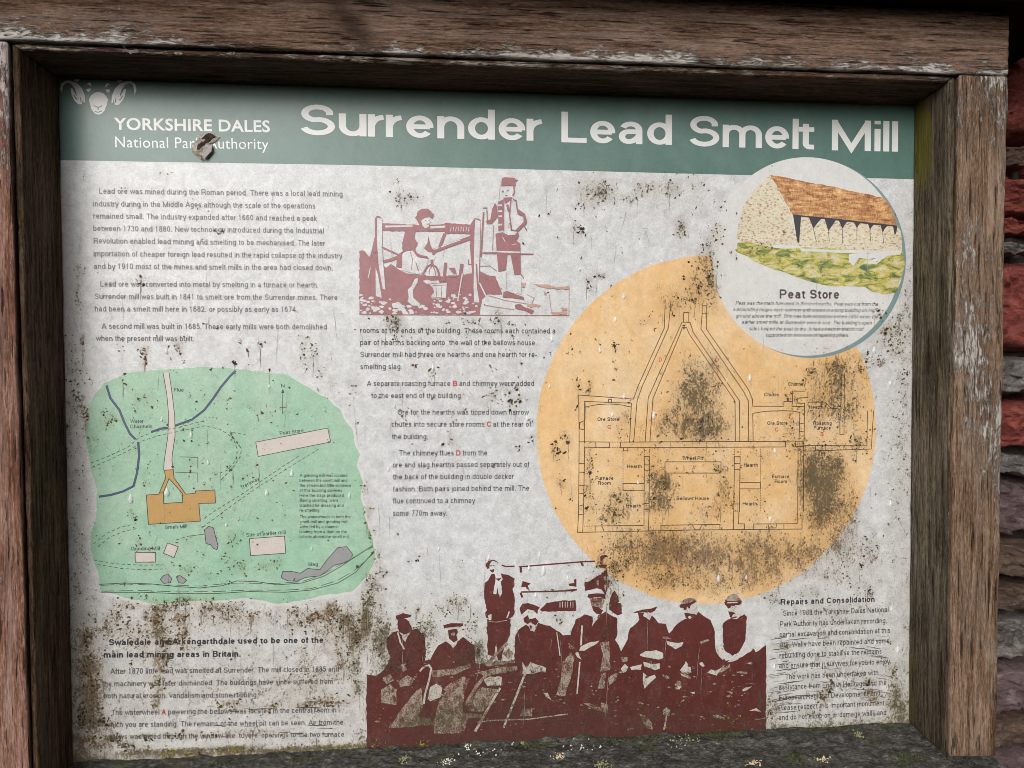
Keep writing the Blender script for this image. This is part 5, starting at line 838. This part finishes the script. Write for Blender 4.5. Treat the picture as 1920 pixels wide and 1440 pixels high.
gp(Bz, [(1215, 576), (1250, 545), (1282, 530), (1320, 540), (1380, 500), (1402, 522), (1390, 700), (1342, 792), (1290, 822), (1220, 772)], 0, 3)
# highlights on the mass
for t, q, k in (
 (Bz, [(575, 812), (620, 786), (700, 778), (755, 800), (756, 840), (720, 852), (640, 836), (580, 822)], 1), (Bz, [(600, 868), (660, 885), (730, 880), (728, 922), (690, 932), (660, 918), (610, 904)], 1), (Bz, [(600, 950), (640, 985), (690, 968), (700, 990), (640, 1045), (612, 1076), (598, 1005)], 1),
 (Bz, [(428, 922), (460, 884), (486, 910), (470, 942), (446, 955)], 1), (Bz, [(500, 910), (590, 888), (582, 930), (512, 932)], 1), (Bz, [(780, 708), (850, 722), (912, 714), (900, 746), (850, 772), (820, 750), (790, 736)], 1), (Bz, [(885, 932), (935, 865), (945, 905), (968, 912), (970, 946), (900, 952)], 1), (Bz, [(885, 958), (970, 986), (966, 1002), (900, 976)], 1), (Bz, [(845, 1042), (880, 1014), (902, 1050), (880, 1082), (852, 1076)], 1),
 (Bz, [(1095, 952), (1130, 930), (1166, 944), (1160, 972), (1110, 956)], 1), (Bz, [(1035, 876), (1060, 870), (1076, 902), (1050, 896)], 1), (Bz, [(1160, 742), (1210, 730), (1252, 832), (1212, 852), (1165, 792)], 1), (Bz, [(1250, 872), (1330, 800), (1402, 742), (1402, 772), (1330, 852)], 1), (Bz, [(1325, 940), (1402, 945), (1400, 962), (1330, 956)], 2), (Bz, [(1165, 940), (1270, 885), (1272, 910), (1180, 960)], 2),
 (Bz, [(140, 1190), (168, 1186), (270, 1222), (276, 1180), (330, 1200), (326, 1268), (200, 1222)], 2), (Bz, [(570, 1270), (610, 1278), (670, 1340), (676, 1390), (620, 1382)], 2), (Bz, [(752, 1244), (780, 1220), (806, 1240), (800, 1282), (755, 1276)], 1), (Bz, [(270, 715), (340, 708), (346, 930), (268, 948), (292, 820)], 2), (Bz, [(275, 960), (312, 950), (302, 1072), (248, 1078)], 2), (Bz, [(105, 782), (120, 750), (200, 714), (262, 704), (250, 722), (150, 782)], 1), (Bz, [(74, 800), (100, 794), (126, 852), (92, 832)], 1), (Bz, [(745, 690), (765, 668), (820, 690), (770, 690)], 2), (Bz, [(1140, 1300), (1180, 1285), (1230, 1305), (1170, 1300)], 2), (Bz, [(1035, 715), (1105, 690), (1110, 705), (1050, 730)], 2), (Bz, [(330, 1000), (380, 955), (405, 960), (390, 1010), (340, 1050)], 2), (Bz, [(430, 835), (480, 830), (480, 865), (440, 870)], 2), (Bz, [(745, 965), (805, 985), (800, 1002), (760, 985)], 2), (Bz, [(25, 720), (70, 760), (60, 775), (25, 760)], 2),
 (A, [(60, 1082), (130, 1040), (182, 1082), (176, 1202), (60, 1182)], 2), (A, [(70, 992), (130, 960), (162, 1010), (100, 1042)], 2), (A, [(190, 1022), (260, 970), (322, 1000), (290, 1052), (210, 1062)], 2), (A, [(120, 1372), (220, 1230), (330, 1092), (368, 1070), (382, 1220), (342, 1292), (440, 1302), (462, 1352), (130, 1382)], 2), (A, [(420, 1150), (440, 1062), (490, 1034), (532, 1070), (520, 1140), (440, 1172)], 1),
 (A, [(540, 1082), (600, 1030), (700, 980), (742, 1012), (702, 1100), (690, 1252), (672, 1420), (470, 1420), (462, 1332), (500, 1200), (560, 1092)], 2), (A, [(440, 930), (600, 926), (750, 880), (752, 912), (640, 962), (460, 986)], 2), (A, [(850, 1005), (900, 980), (992, 984), (986, 1052), (880, 1056)], 1), (A, [(690, 1260), (840, 1270), (836, 1302), (730, 1302), (702, 1402), (680, 1402)], 2), (A, [(720, 1200), (830, 1060), (960, 1080), (850, 1250), (740, 1250)], 2),
 (A, [(1150, 870), (1182, 920), (1212, 868), (1262, 890), (1334, 915), (1330, 942), (1200, 962), (1150, 962)], 1), (A, [(1310, 1105), (1345, 1110), (1372, 1160), (1412, 1192), (1340, 1142)], 1), (A, [(1460, 870), (1522, 790), (1552, 842), (1522, 1000), (1480, 1132), (1410, 1122), (1450, 980)], 2), (A, [(820, 872), (1090, 858), (1092, 874), (880, 902)], 2), (A, [(800, 950), (1000, 905), (1112, 900), (1110, 932), (990, 952), (860, 982)], 2), (A, [(190, 900), (250, 880), (260, 930), (230, 945)], 2), (A, [(1150, 1230), (1230, 1225), (1225, 1290), (1130, 1285)], 2), (A, [(990, 800), (1045, 765), (1080, 800), (1040, 850)], 2)):
    gp(t, q, k, 5)
for t, q, w_ in ((Bz, [(130, 588), (120, 742)], 13), (Bz, [(112, 868), (90, 1118)], 12), (Bz, [(782, 1280), (762, 1392)], 14), (A, [(358, 942), (388, 905), (430, 894), (447, 920), (432, 1000), (396, 1130), (390, 1192)], 15), (A, [(1035, 722), (950, 805), (870, 890)], 24), (A, [(870, 968), (800, 1050), (710, 1200)], 26), (A, [(978, 1068), (900, 1200), (785, 1405)], 20), (A, [(1172, 955), (1085, 1175), (1005, 1375)], 17), (A, [(800, 1335), (900, 1320), (1200, 1310), (1500, 1270)], 10), (A, [(188, 640), (210, 720), (240, 770)], 12), (A, [(1415, 640), (1440, 820)], 8)): gl(t, q, w_, 1 if w_ < 24 else 2)
for q in ([(20, 285), (60, 295), (105, 325), (60, 340)], [(275, 180), (290, 125), (318, 165), (300, 190)], [(235, 240), (250, 215), (335, 240), (345, 190), (358, 260), (290, 250)], [(222, 262), (260, 262), (355, 315), (345, 338)], [(160, 440), (190, 358), (230, 365), (250, 440), (205, 425), (175, 470)], [(450, 155), (480, 135), (515, 180), (495, 192)], [(540, 270), (590, 222), (640, 240), (720, 200), (760, 165), (700, 230), (655, 300), (620, 260)], [(900, 245), (1025, 258), (1020, 272), (900, 265)], [(610, 770), (660, 760), (755, 800), (750, 822), (680, 805)], [(720, 760), (765, 770), (760, 790)], [(1045, 715), (1130, 680), (1190, 735), (1120, 715)], [(20, 760), (50, 685), (95, 690), (98, 780)], [(220, 620), (265, 575), (275, 600)], [(960, 470), (1000, 440), (1080, 420), (1040, 455), (980, 485)], [(340, 490), (400, 488), (390, 520)], [(1010, 150), (1080, 140), (1070, 165)], [(940, 290), (990, 285), (960, 300)], [(780, 480), (850, 490), (840, 520)], [(770, 540), (830, 520), (800, 560)], [(1110, 820), (1240, 792), (1240, 806), (1140, 825)], [(250, 545), (315, 550), (260, 555)]): gp(T7, q, 1 if rng.random() < .5 else 2, 4)
for i in range(300):   # small broken highlights of the half-tone
    x = 700+rng.random()*725; y = 1240+rng.random()*130; s = .5+rng.random()**2*1.9; a = rng.random()*3
    pics.append(B2([(x+s*2*math.cos(a+t)*(.6+.6*rng.random()), y+s*math.sin(a+t)*(.6+.6*rng.random())) for t in (0, 1.4, 2.8, 4.2, 5.4)])); pmi.append(2)
poly_obj('group_portrait', pics, [MAR2, PALE1, PALE2, PAPER, MAR1B], 3, 'dark maroon group portrait of mill workers in caps', cut=.012, mi=pmi, step=.000003)

# ------------------------------------------------------------------ lichen specks, smears and hairline scratches stuck to the panel
SPK = [plain('lichen_black', (.046, .035, .019, 1), .9, .4), plain('grime_rust', (.125, .072, .036, 1), .9, .4), plain('lichen_olive', (.105, .080, .028, 1), .9, .4), plain('moss_yellow', (.26, .215, .03, 1), .9, .5)]
V, F, M = [], [], []
def fleck(x, z, s, ang, asp, mat, h, y=-.0001, n=6):
    o = len(V); V.append((x, y-h, z)); ca, sa = math.cos(ang), math.sin(ang)
    for i in range(n):
        t = 2*math.pi*i/n; rr = s*(.40+.95*random.random()); a, b = rr*math.cos(t), rr*asp*math.sin(t); V.append((x+a*ca-b*sa, y, z+a*sa+b*ca))
    for i in range(n): F.append((o, o+1+(i+1) % n, o+1+i)); M.append(mat)
U = .000522
def on_panel(X_, Z_): return PL+.001 < X_ < PR-.001 and PB-.004 < Z_ < PT-.02
for (x, y, rx, ry, s, n, c, sz) in DIRT:     # colonies: a few large flecks, each with a ragged crowd round it
    p = P(x, y); left = int(n*1.15)
    while left > 0:
        a, b = random.gauss(0, .62), random.gauss(0, .62); X0 = p[0]+a*rx*U; Z0 = p[2]-b*ry*U; m0 = c if random.random() < .75 else random.choice([0, 1, 2])
        sp = (1.2+3.2*random.random()**2)*U*(sz/3); dr = .25+random.random()*.5; k_n = min(left, 1+int(random.expovariate(1/5.)))
        for j in range(k_n):
            X_ = X0+random.gauss(0, 1)*sp; Z_ = Z0+random.gauss(0, 1.15)*sp*(1+dr)
            if not on_panel(X_, Z_): continue
            k = sz*((.42+.55*random.random()**1.5) if j == 0 else (.12+.34*random.random()**2))*U
            fleck(X_, Z_, k, random.gauss(.6, .8), .35+.6*random.random(), m0 if random.random() < .85 else random.choice([0, 1, 2]), k*.25, n=9 if j == 0 else 5)
        left -= k_n
for i in range(2600):   # loose specks everywhere
    X_ = random.uniform(PL, PR); Z_ = random.uniform(PB, PT-.085); k = (.3+.6*random.random()**3)*U
    fleck(X_, Z_, k, random.random()*3, .6, random.choice([0, 0, 1, 2]), k*.2, n=5)
o = mesh_obj('lichen_specks', V, F, SPK, panel, midx=M); tag(o, 'scattered dark lichen and dirt specks on the print', kind='stuff')
RUN = plain('run_mark', (.27, .225, .16, 1), .8, .25)
V, F = [], []
def smear(pts, wpx):
    p = B2(pts); n = len(p); w0 = wpx*U
    ws = [w0*(.15+.85*math.sin(math.pi*i/(n-1))**.6)*(.5+.8*random.random()) for i in range(n)]
    o = len(V)
    for i in range(n):
        d = p[min(i+1, n-1)]-p[max(i-1, 0)]; d = d/np.linalg.norm(d); nn = np.array([-d[1], d[0]])
        for sg_ in (1, -1): q = p[i]+nn*ws[i]/2*sg_; V.append((q[0], -.00009, q[1]))
    for i in range(n-1): F.append((o+2*i, o+2*i+2, o+2*i+3, o+2*i+1))
for (x, y, rx, ry, s_, n, c, sz) in DIRT:     # rain has washed streaks down from the colonies
    if s_ < .45 or y > 1330 or c == 3: continue
    for i in range(1+int(n > 60)):
        x0 = x+random.gauss(0, .6)*rx; y0 = y+random.random()*ry; ln = random.uniform(10, 46); dx = random.gauss(0, .03)
        if 130 < x0 < 1690 and not (690 < x0 < 1436 and y0 > 1180): smear([(x0+dx*ln*t+random.gauss(0, .25), y0+ln*t) for t in np.linspace(0, 1, 8)], .5+.9*random.random())
o = mesh_obj('run_marks', V, F, RUN, panel); tag(o, 'pale brown rain streaks below the lichen', kind='stuff')
SM = plain('smear_dark', (.11, .088, .07, 1), .8, .3)
V, F = [], []
def smear(pts, wpx):
    p = B2(pts); n = len(p); bd = []
    w0 = wpx*U
    ws = [w0*(.15+.85*math.sin(math.pi*i/(n-1))**.6)*(.5+.8*random.random()) for i in range(n)]
    o = len(V)
    for i in range(n):
        d = p[min(i+1, n-1)]-p[max(i-1, 0)]; d = d/np.linalg.norm(d); nn = np.array([-d[1], d[0]])
        for sg_ in (1, -1): q = p[i]+nn*ws[i]/2*sg_; V.append((q[0], -.00012, q[1]))
    for i in range(n-1): F.append((o+2*i, o+2*i+2, o+2*i+3, o+2*i+1))
for i in range(85):   # wiped arcs across the text at lower right
    y = 1195+random.random()*150; q_ = random.random(); x0 = 1438+random.random()*30 if q_ < .5 else (1610+random.random()*40 if q_ < .75 else 1438+random.random()*170); ln = 10+random.random()*(34 if q_ < .75 else 60)
    f = lambda x: y-10*math.sin(max(0, min(1, (x-1438)/232))*math.pi)*1.1-4
    smear([(x, f(x)+random.gauss(0, .5)) for x in np.linspace(x0, min(x0+ln, 1676), 9)], .6+1.4*random.random()**2)
for i in range(24):
    y = 1316+random.gauss(0, 3)+random.choice([0, 14, 46, 62]); x0 = 380+random.random()*240; smear([(x, y+random.gauss(0, .6)) for x in np.linspace(x0, x0+8+random.random()*40, 7)], .8+2*random.random()**2)
o = mesh_obj('dirt_smears', V, F, SM, panel); tag(o, 'thin wiped dirt smears across the lower text', kind='stuff')
HL = plain('hairline', (.33, .32, .31, 1), .7, .15)
V, F = [], []
for i in range(150):
    x = random.uniform(130, 1690); y = random.uniform(330, 1300); ln = random.uniform(15, 90) if i % 3 else random.uniform(8, 24); a = random.gauss(math.pi/2, .08) if i % 3 else random.random()*3.1
    pts = [(x+math.cos(a)*ln*t+random.gauss(0, .5), y+math.sin(a)*ln*t+random.gauss(0, .5)) for t in np.linspace(0, 1, 8)]; smear(pts, .55)
o = mesh_obj('hairline_cracks', V, F, HL, panel); tag(o, 'fine hairline cracks in the laminate', kind='stuff')

# ------------------------------------------------------------------ tear in the heading, the shade of its hole painted as a dark patch
CORE_SHADE = plain('torn_core_shade_brown', (.045, .030, .022, 1), .9, .5); TORN = plain('torn_laminate', (.40, .36, .33, 1), .7, .35, 220)
def crumple(name, pts, mat, lift, seed, label):
    rs = random.Random(seed); p = z6(rough_poly(pts, 7)); c = p.mean(0); V = []; F = []; n = len(p); R_ = 6
    for k in range(R_+1):
        t = k/R_
        for i in range(n):
            q = c+(p[i]-c)*t; V.append((q[0], ydepth(10)-lift(t, i/n)-.0011*rs.random()*(0 < k < R_)*min(1, lift(t, i/n)/.001), q[1]))
    for k in range(R_):
        for i in range(n): j = (i+1) % n; F.append((k*n+i, k*n+j, (k+1)*n+j, (k+1)*n+i))
    o = mesh_obj(name, V, F, mat, panel); o['label'] = label; return o
hol = empty_parent = None
crumple('torn_edge', [(1148, 625), (1165, 590), (1200, 555), (1195, 520), (1240, 530), (1290, 503), (1340, 520), (1380, 542), (1345, 580), (1310, 600), (1325, 655), (1285, 700), (1255, 732), (1225, 700), (1200, 682), (1160, 668)], TORN, lambda t, a: .0013*(math.sin(t*math.pi)**.8)*(.4+.6*abs(math.sin(a*9))), 3, 'crumpled pale torn edge round the hole')
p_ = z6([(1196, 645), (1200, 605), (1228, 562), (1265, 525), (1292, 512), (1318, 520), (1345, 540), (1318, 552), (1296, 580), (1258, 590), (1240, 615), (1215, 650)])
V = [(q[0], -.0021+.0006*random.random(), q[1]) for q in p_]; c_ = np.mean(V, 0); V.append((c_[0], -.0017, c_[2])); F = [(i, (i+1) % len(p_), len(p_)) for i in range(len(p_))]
o = mesh_obj('torn_hole_shade', V, F, CORE_SHADE, panel); o['label'] = 'dark brown core patch painted for the shaded hole torn in the small lettering'  # raised core patch, no opening; its dark colour stands in for shade inside
def flap(pts, lifts, mat, nm):
    p = z6(pts); V = [(q[0], -.0016-l*.00045, q[1]) for q, l in zip(p, lifts)]; V2 = [(v[0]+.0003, v[1]+.0007, v[2]-.0003) for v in V]; n = len(V); F = [tuple(range(n)), tuple(range(2*n-1, n-1, -1))]+[(i, (i+1) % n, n+(i+1) % n, n+i) for i in range(n)]
    o = mesh_obj(nm, V+V2, F, mat, panel); return o
flap([(1160, 655), (1205, 672), (1240, 720), (1232, 728), (1195, 690), (1158, 668)], [4, 5.5, 6, 5, 4.5, 3], plain('torn_yellow', (.32, .25, .16, 1), .8, .3), 'torn_flap')
flap([(1255, 640), (1320, 605), (1318, 660), (1260, 726), (1240, 690)], [4, 3, 5.5, 6, 4], plain('torn_grey', (.36, .32, .31, 1), .8, .2), 'torn_flap')
line_obj('scratch', [[(90+x*.2344, 130+y*.2344) for x, y in q] for q in ([(1480, 510), (1530, 560), (1590, 650)], [(1570, 640), (1605, 670)])], 1.0, TORN, 11)
# small splinters at the head of the top lining
SPL = plain('splinter_grey', (.22, .19, .16, 1), .85, .4, 500)
for (x, y, w_, h_) in ((245, 97, 26, 9), (335, 101, 14, 7), (436, 101, 8, 7), (232, 86, 12, 8)):
    p = P(x, y, YL-.001); V = []; F = []
    for i in range(9):
        t = i/8; V += [(p[0]+(t-.5)*w_*U, YL-.0012-.0015*random.random(), p[2]+.35*h_*U*(.5+random.random())), (p[0]+(t-.5)*w_*U, YL-.0004-.001*random.random(), p[2]-.5*h_*U*random.random()*math.sin(math.pi*t))]
    F = [(2*i, 2*i+1, 2*i+3, 2*i+2) for i in range(8)]; part(mesh_obj('splinter', V, F, SPL, info))

# ------------------------------------------------------------------ lichen tufts on the sill
LM = {'white': plain('lichen_white', (.66, .66, .60, 1), .9, .15), 'cream': plain('lichen_cream', (.66, .53, .33, 1), .9, .15), 'green': plain('moss_green', (.06, .068, .026, 1), .95, .6), 'yellow': plain('lichen_yellow', (.30, .30, .15, 1), .9, .3)}
def sill_pt(x, y):
    """where the survey ray meets the sloping sill"""
    v = RM.T @ np.array([(x-CW)/FPX, (y-CH)/FPX, 1.]); best = None
    for t in np.linspace(.5, .95, 500):
        q = CAM+t*v
        if q[2] <= np.interp(-q[1], [0, .0615], [zp, zq])-.0005: return q
    return CAM+.9*v
def tuft(x, y, wpx, hpx, kind, n):
    V, F = [], []; c = sill_pt(x, y)
    for i in range(n):
        X_ = c[0]+random.gauss(0, .4)*wpx*U; Y_ = np.clip(c[1]+random.gauss(0, .4)*hpx*U*2.2, YF-.004, -.001); Z_ = sill_z(X_, Y_)+.0004; s = (.7+1.5*random.random())*U; o = len(V)
        dx, dy, dz = random.gauss(0, .5), random.gauss(0, .5), 1
        V.append((X_+dx*s, Y_+dy*s, Z_+s*(.6+.8*random.random())))
        for k in range(5): t = k*2*math.pi/5; r_ = s*(.6+.7*random.random()); V.append((X_+r_*math.cos(t), Y_+r_*math.sin(t), Z_-.0004))
        F += [(o, o+1+k, o+1+(k+1) % 5) for k in range(5)]
    tag_kind = 'stuff'; nm = {'white': 'lichen_tuft', 'cream': 'lichen_tuft', 'green': 'moss_tuft', 'yellow': 'lichen_tuft'}[kind]
    tag(part(mesh_obj(nm, V, F, LM[kind], info)), kind='stuff')
for a in ((838, 1428, 16, 6, 'white', 34), (876, 1400, 12, 4, 'white', 22), (757, 1422, 12, 6, 'yellow', 40), (1049, 1417, 12, 4, 'cream', 40), (1130, 1434, 18, 8, 'yellow', 60), (1413, 1432, 18, 5, 'cream', 34), (1540, 1423, 18, 4, 'cream', 30), (1490, 1420, 26, 14, 'green', 160), (1612, 1378, 12, 6, 'yellow', 40), (1697, 1424, 50, 10, 'green', 200), (1000, 1396, 60, 4, 'green', 160), (1180, 1386, 90, 5, 'green', 220), (1350, 1374, 100, 5, 'green', 240), (1550, 1366, 80, 5, 'green', 200), (1665, 1357, 40, 4, 'green', 90), (1360, 1390, 40, 8, 'green', 90), (960, 1394, 6, 3, 'white', 10), (980, 1391, 6, 3, 'yellow', 12), (1210, 1398, 30, 8, 'green', 70), (1290, 1390, 60, 12, 'yellow', 40), (1100, 1400, 60, 10, 'white', 24), (900, 1410, 60, 8, 'white', 18), (560, 1424, 60, 5, 'green', 90), (420, 1432, 60, 4, 'green', 80)):
    tuft(*a)

# ------------------------------------------------------------------ rain drops on the panel
m, nt, b = new_mat('water', .04, .5); b.inputs['Base Color'].default_value = (.93, .94, .94, 1); b.inputs['Transmission Weight'].default_value = .45; b.inputs['IOR'].default_value = 1.33
WATER_GLINT = m  # white mixed into the body colour stands in for the drops' bright highlights
def drop_mesh():
    V = [(0, -1, -.15)]; F = []; R_, n = 5, 14
    for k in range(1, R_+1):
        t = k/R_*math.pi/2; rr = math.sin(t); d = math.cos(t)
        for i in range(n):
            a = 2*math.pi*i/n; z = rr*math.sin(a); x = rr*math.cos(a)
            x *= 1-.42*max(0, z); z = z*1.25+(.7*z*z if z > 0 else 0); V.append((x, -d*.8, z))
    for i in range(n): F.append((0, 1+(i+1) % n, 1+i))
    for k in range(R_-1):
        for i in range(n): a, b_ = 1+k*n+i, 1+k*n+(i+1) % n; F.append((a, b_, b_+n, a+n))
    me = bpy.data.meshes.new('water_drop'); me.from_pydata(V, [], F); me.materials.append(WATER_GLINT); me.polygons.foreach_set('use_smooth', np.ones(len(me.polygons), bool)); return me
DM = drop_mesh()
DROPS = [(312, 659, 3), (303, 787, 2.4), (358, 816, 3.2), (313, 925, 4.6), (245, 937, 4.4), (547, 889, 3.6), (500, 925, 3.2), (505, 725, 2), (1170, 556, 3.2), (1154, 600, 3), (1125, 657, 3), (812, 690, 3), (866, 700, 2.6), (1034, 637, 3.4), (988, 785, 3), (728, 880, 3), (841, 950, 2.2), (1019, 1072, 5), (1012, 1041, 3), (992, 1066, 3), (1005, 1116, 2.8), (916, 1047, 2.6), (1065, 1084, 2.8), (1170, 744, 3), (1226, 780, 4), (1363, 714, 2.2), (1406, 710, 3.6), (1453, 846, 3), (1639, 658, 4), (1669, 720, 3), (1347, 1086, 4), (1399, 1083, 2.6), (1683, 1220, 4), (1672, 1142, 2.8), (1452, 1251, 3.2), (1478, 1195, 3), (1641, 1206, 2.6), (1586, 1312, 2.6), (1569, 1293, 2.4), (1670, 946, 3.6), (1444, 974, 3), (1148, 778, 2.4), (740, 762, 2.6), (655, 930, 3), (1030, 725, 2.4), (390, 868, 2.4), (424, 985, 2.2), (584, 1030, 2.4), (822, 1030, 2), (1196, 905, 2.2)]
for x, y, s in DROPS:
    o = bpy.data.objects.new('water_drop', DM); q = P(x, y); o.location = (q[0], -.0001, q[2]); k = s*U*1.0; o.scale = (k, k*.8, k*1.25); link(o)
    tag(o, 'small raindrop clinging to the printed panel, its highlight painted in white', 'raindrop', 'raindrops on the printed panel')

# ------------------------------------------------------------------ rubble wall behind
wall = empty('rubble_wall', (0, .1, -.75)); tag(wall, 'rough reddish rubble stone wall behind the timber frame', 'wall')
def stone_mat(name, lo, mid, hi_):
    m, nt, b = new_mat(name, .7, .3); N, L, math_, mix, noise, mapping, attr, ramp, bump = node_helpers(nt); pos = N('ShaderNodeNewGeometry').outputs['Position']
    n = noise(mapping(pos, (.6, 1, 1.2), rot=(0, .5, 0)), 45, 7, .7, 1.2); n2 = noise(mapping(pos, (.5, 1, 1.6), rot=(0, .4, 0)), 260, 7, .75, .5)
    f = math_('ADD', math_('MULTIPLY', n, .65), math_('MULTIPLY', n2, .35))
    c = ramp(f, [(.34, lo), (.50, mid), (.66, hi_)])
    lm = math_('MULTIPLY', math_('SUBTRACT', noise(pos, 55, 5, .7), .64), 9, clamp=True); c = mix(math_('MULTIPLY', lm, .5), c, (.36, .34, .31, 1))
    L(c, b.inputs['Base Color']); L(bump(f, 1., .007), b.inputs['Normal']); return m
SMs = {'red': stone_mat('stone_red', (.05, .008, .006, 1), (.20, .040, .030, 1), (.38, .115, .09, 1)), 'grey': stone_mat('stone_grey', (.03, .026, .023, 1), (.13, .115, .105, 1), (.36, .33, .31, 1)), 'brown': stone_mat('stone_brown', (.03, .018, .012, 1), (.10, .062, .045, 1), (.22, .15, .11, 1)), 'purple': stone_mat('stone_purple', (.05, .03, .03, 1), (.13, .085, .085, 1), (.26, .20, .20, 1))}
MORT = plain('wall_core_dark', (.030, .026, .022, 1), .95, .5, 60, .004)
YW = .055
def stone(x0, x1, z0, z1, kind, seed, y0=None, fine=False):
    n1, n2 = (44, 30) if fine else (16, 11); rs = random.Random(seed); y0 = YW+.012*(rs.random()-.5) if y0 is None else y0; V = []; F = []
    cx, cz, hx, hz = (x0+x1)/2, (z0+z1)/2, (x1-x0)/2, (z1-z0)/2; tilt = rs.gauss(0, .05)
    for i in range(n1+1):
        for j in range(n2+1):
            u, v = i/n1*2-1, j/n2*2-1; e = max(abs(u), abs(v))
            k = 1-.16*(abs(u)*abs(v))**3 ; X_ = cx+u*hx*k; Z_ = cz+v*hz*k
            dd = float(fbm(np.array(X_*22+seed*3.1), np.array(Z_*30), 4, seed)-.5); d2 = float(fbm(np.array(X_*90+seed), np.array(Z_*170+X_*60), 4, seed+3)-.5)
            Y_ = y0+.045*max(0, (e-.72)/.28)**2 + dd*.026 - abs(d2)*.030 + u*tilt*.1
            V.append((X_+dd*.02, Y_, Z_+u*tilt*hx+d2*.008))
    for i in range(n1):
        for j in range(n2): a = i*(n2+1)+j; F.append((a, a+n2+1, a+n2+2, a+1))
    # back and sides
    ring = [i*(n2+1) for i in range(n1+1)]+[n1*(n2+1)+j for j in range(1, n2+1)]+[i*(n2+1)+n2 for i in range(n1-1, -1, -1)]+[j for j in range(n2-1, 0, -1)]
    o = len(V); V += [(V[r_][0], .16, V[r_][2]) for r_ in ring]; n = len(ring)
    for i in range(n): j = (i+1) % n; F.append((ring[i], o+i, o+j, ring[j]))
    F.append(tuple(range(o+n-1, o-1, -1)))
    return mesh_obj('stone', V, F, SMs[kind], wall, smooth=True)
# courses read off the strip of wall beside the right stile (photo y at the stile edge)
edge_x = P(1905, 700, YW)[0]
courses = [(-400, -270, 'purple', .2), (-264, -170, 'red', .2), (-165, -65, 'brown', .18), (-60, 70, 'brown', .18), (80, 262, 'red', .24), (268, 322, 'brown', .12), (326, 405, 'red', .2), (408, 444, 'red', .1), (452, 480, 'grey', .10), (484, 662, 'red', .22), (666, 742, 'grey', .15), (748, 846, 'red', .2), (850, 892, 'grey', .12), (897, 1012, 'purple', .2), (1016, 1090, 'brown', .14), (1094, 1150, 'brown', .16), (1153, 1242, 'grey', .12), (1246, 1335, 'purple', .22), (1339, 1400, 'brown', .15), (1404, 1520, 'purple', .2), (1524, 1700, 'red', .22), (1705, 1830, 'purple', .2), (1836, 1990, 'red', .22)]
sd_ = 100; PAL = ['red', 'red', 'purple', 'brown', 'grey']
rs = random.Random(5)
for (ya, yb, kd, L_) in courses:
    z1_, z0_ = P(1905, ya, YW)[2], P(1905, yb, YW)[2]
    x0_ = edge_x-.06-rs.random()*.05; x = x0_; first = True
    while x < 1.0:
        ln = L_ if first else .12+rs.random()*.16; k = kd if first else rs.choice(PAL)
        stone(x, min(x+ln, 1.02), z0_+.001, z1_-.001, k, sd_, fine=first); sd_ += 1; x += ln+.006; first = False
zc_ = -.66
while zc_ < .62:      # left of the board, outside the photograph but part of the wall
    hgt = .07+rs.random()*.08; x = -.95
    while x < -.46:
        ln = .12+rs.random()*.15; stone(x, min(x+ln, -.44), zc_, zc_+hgt, rs.choice(PAL), sd_); sd_ += 1; x += ln+.006
    zc_ += hgt+.006
V = [(x, y, z) for y in (.10, .30) for x, z in ((-.97, -.70), (1.03, -.70), (1.03, .66), (-.97, .66))]
mesh_obj('wall_core', V, [(0, 1, 2, 3), (7, 6, 5, 4), (0, 4, 5, 1), (1, 5, 6, 2), (2, 6, 7, 3), (3, 7, 4, 0)], MORT, wall)
for o in info.children: o.matrix_parent_inverse = Matrix.Translation(-info.location)
for o in wall.children: o.matrix_parent_inverse = Matrix.Translation(-wall.location)
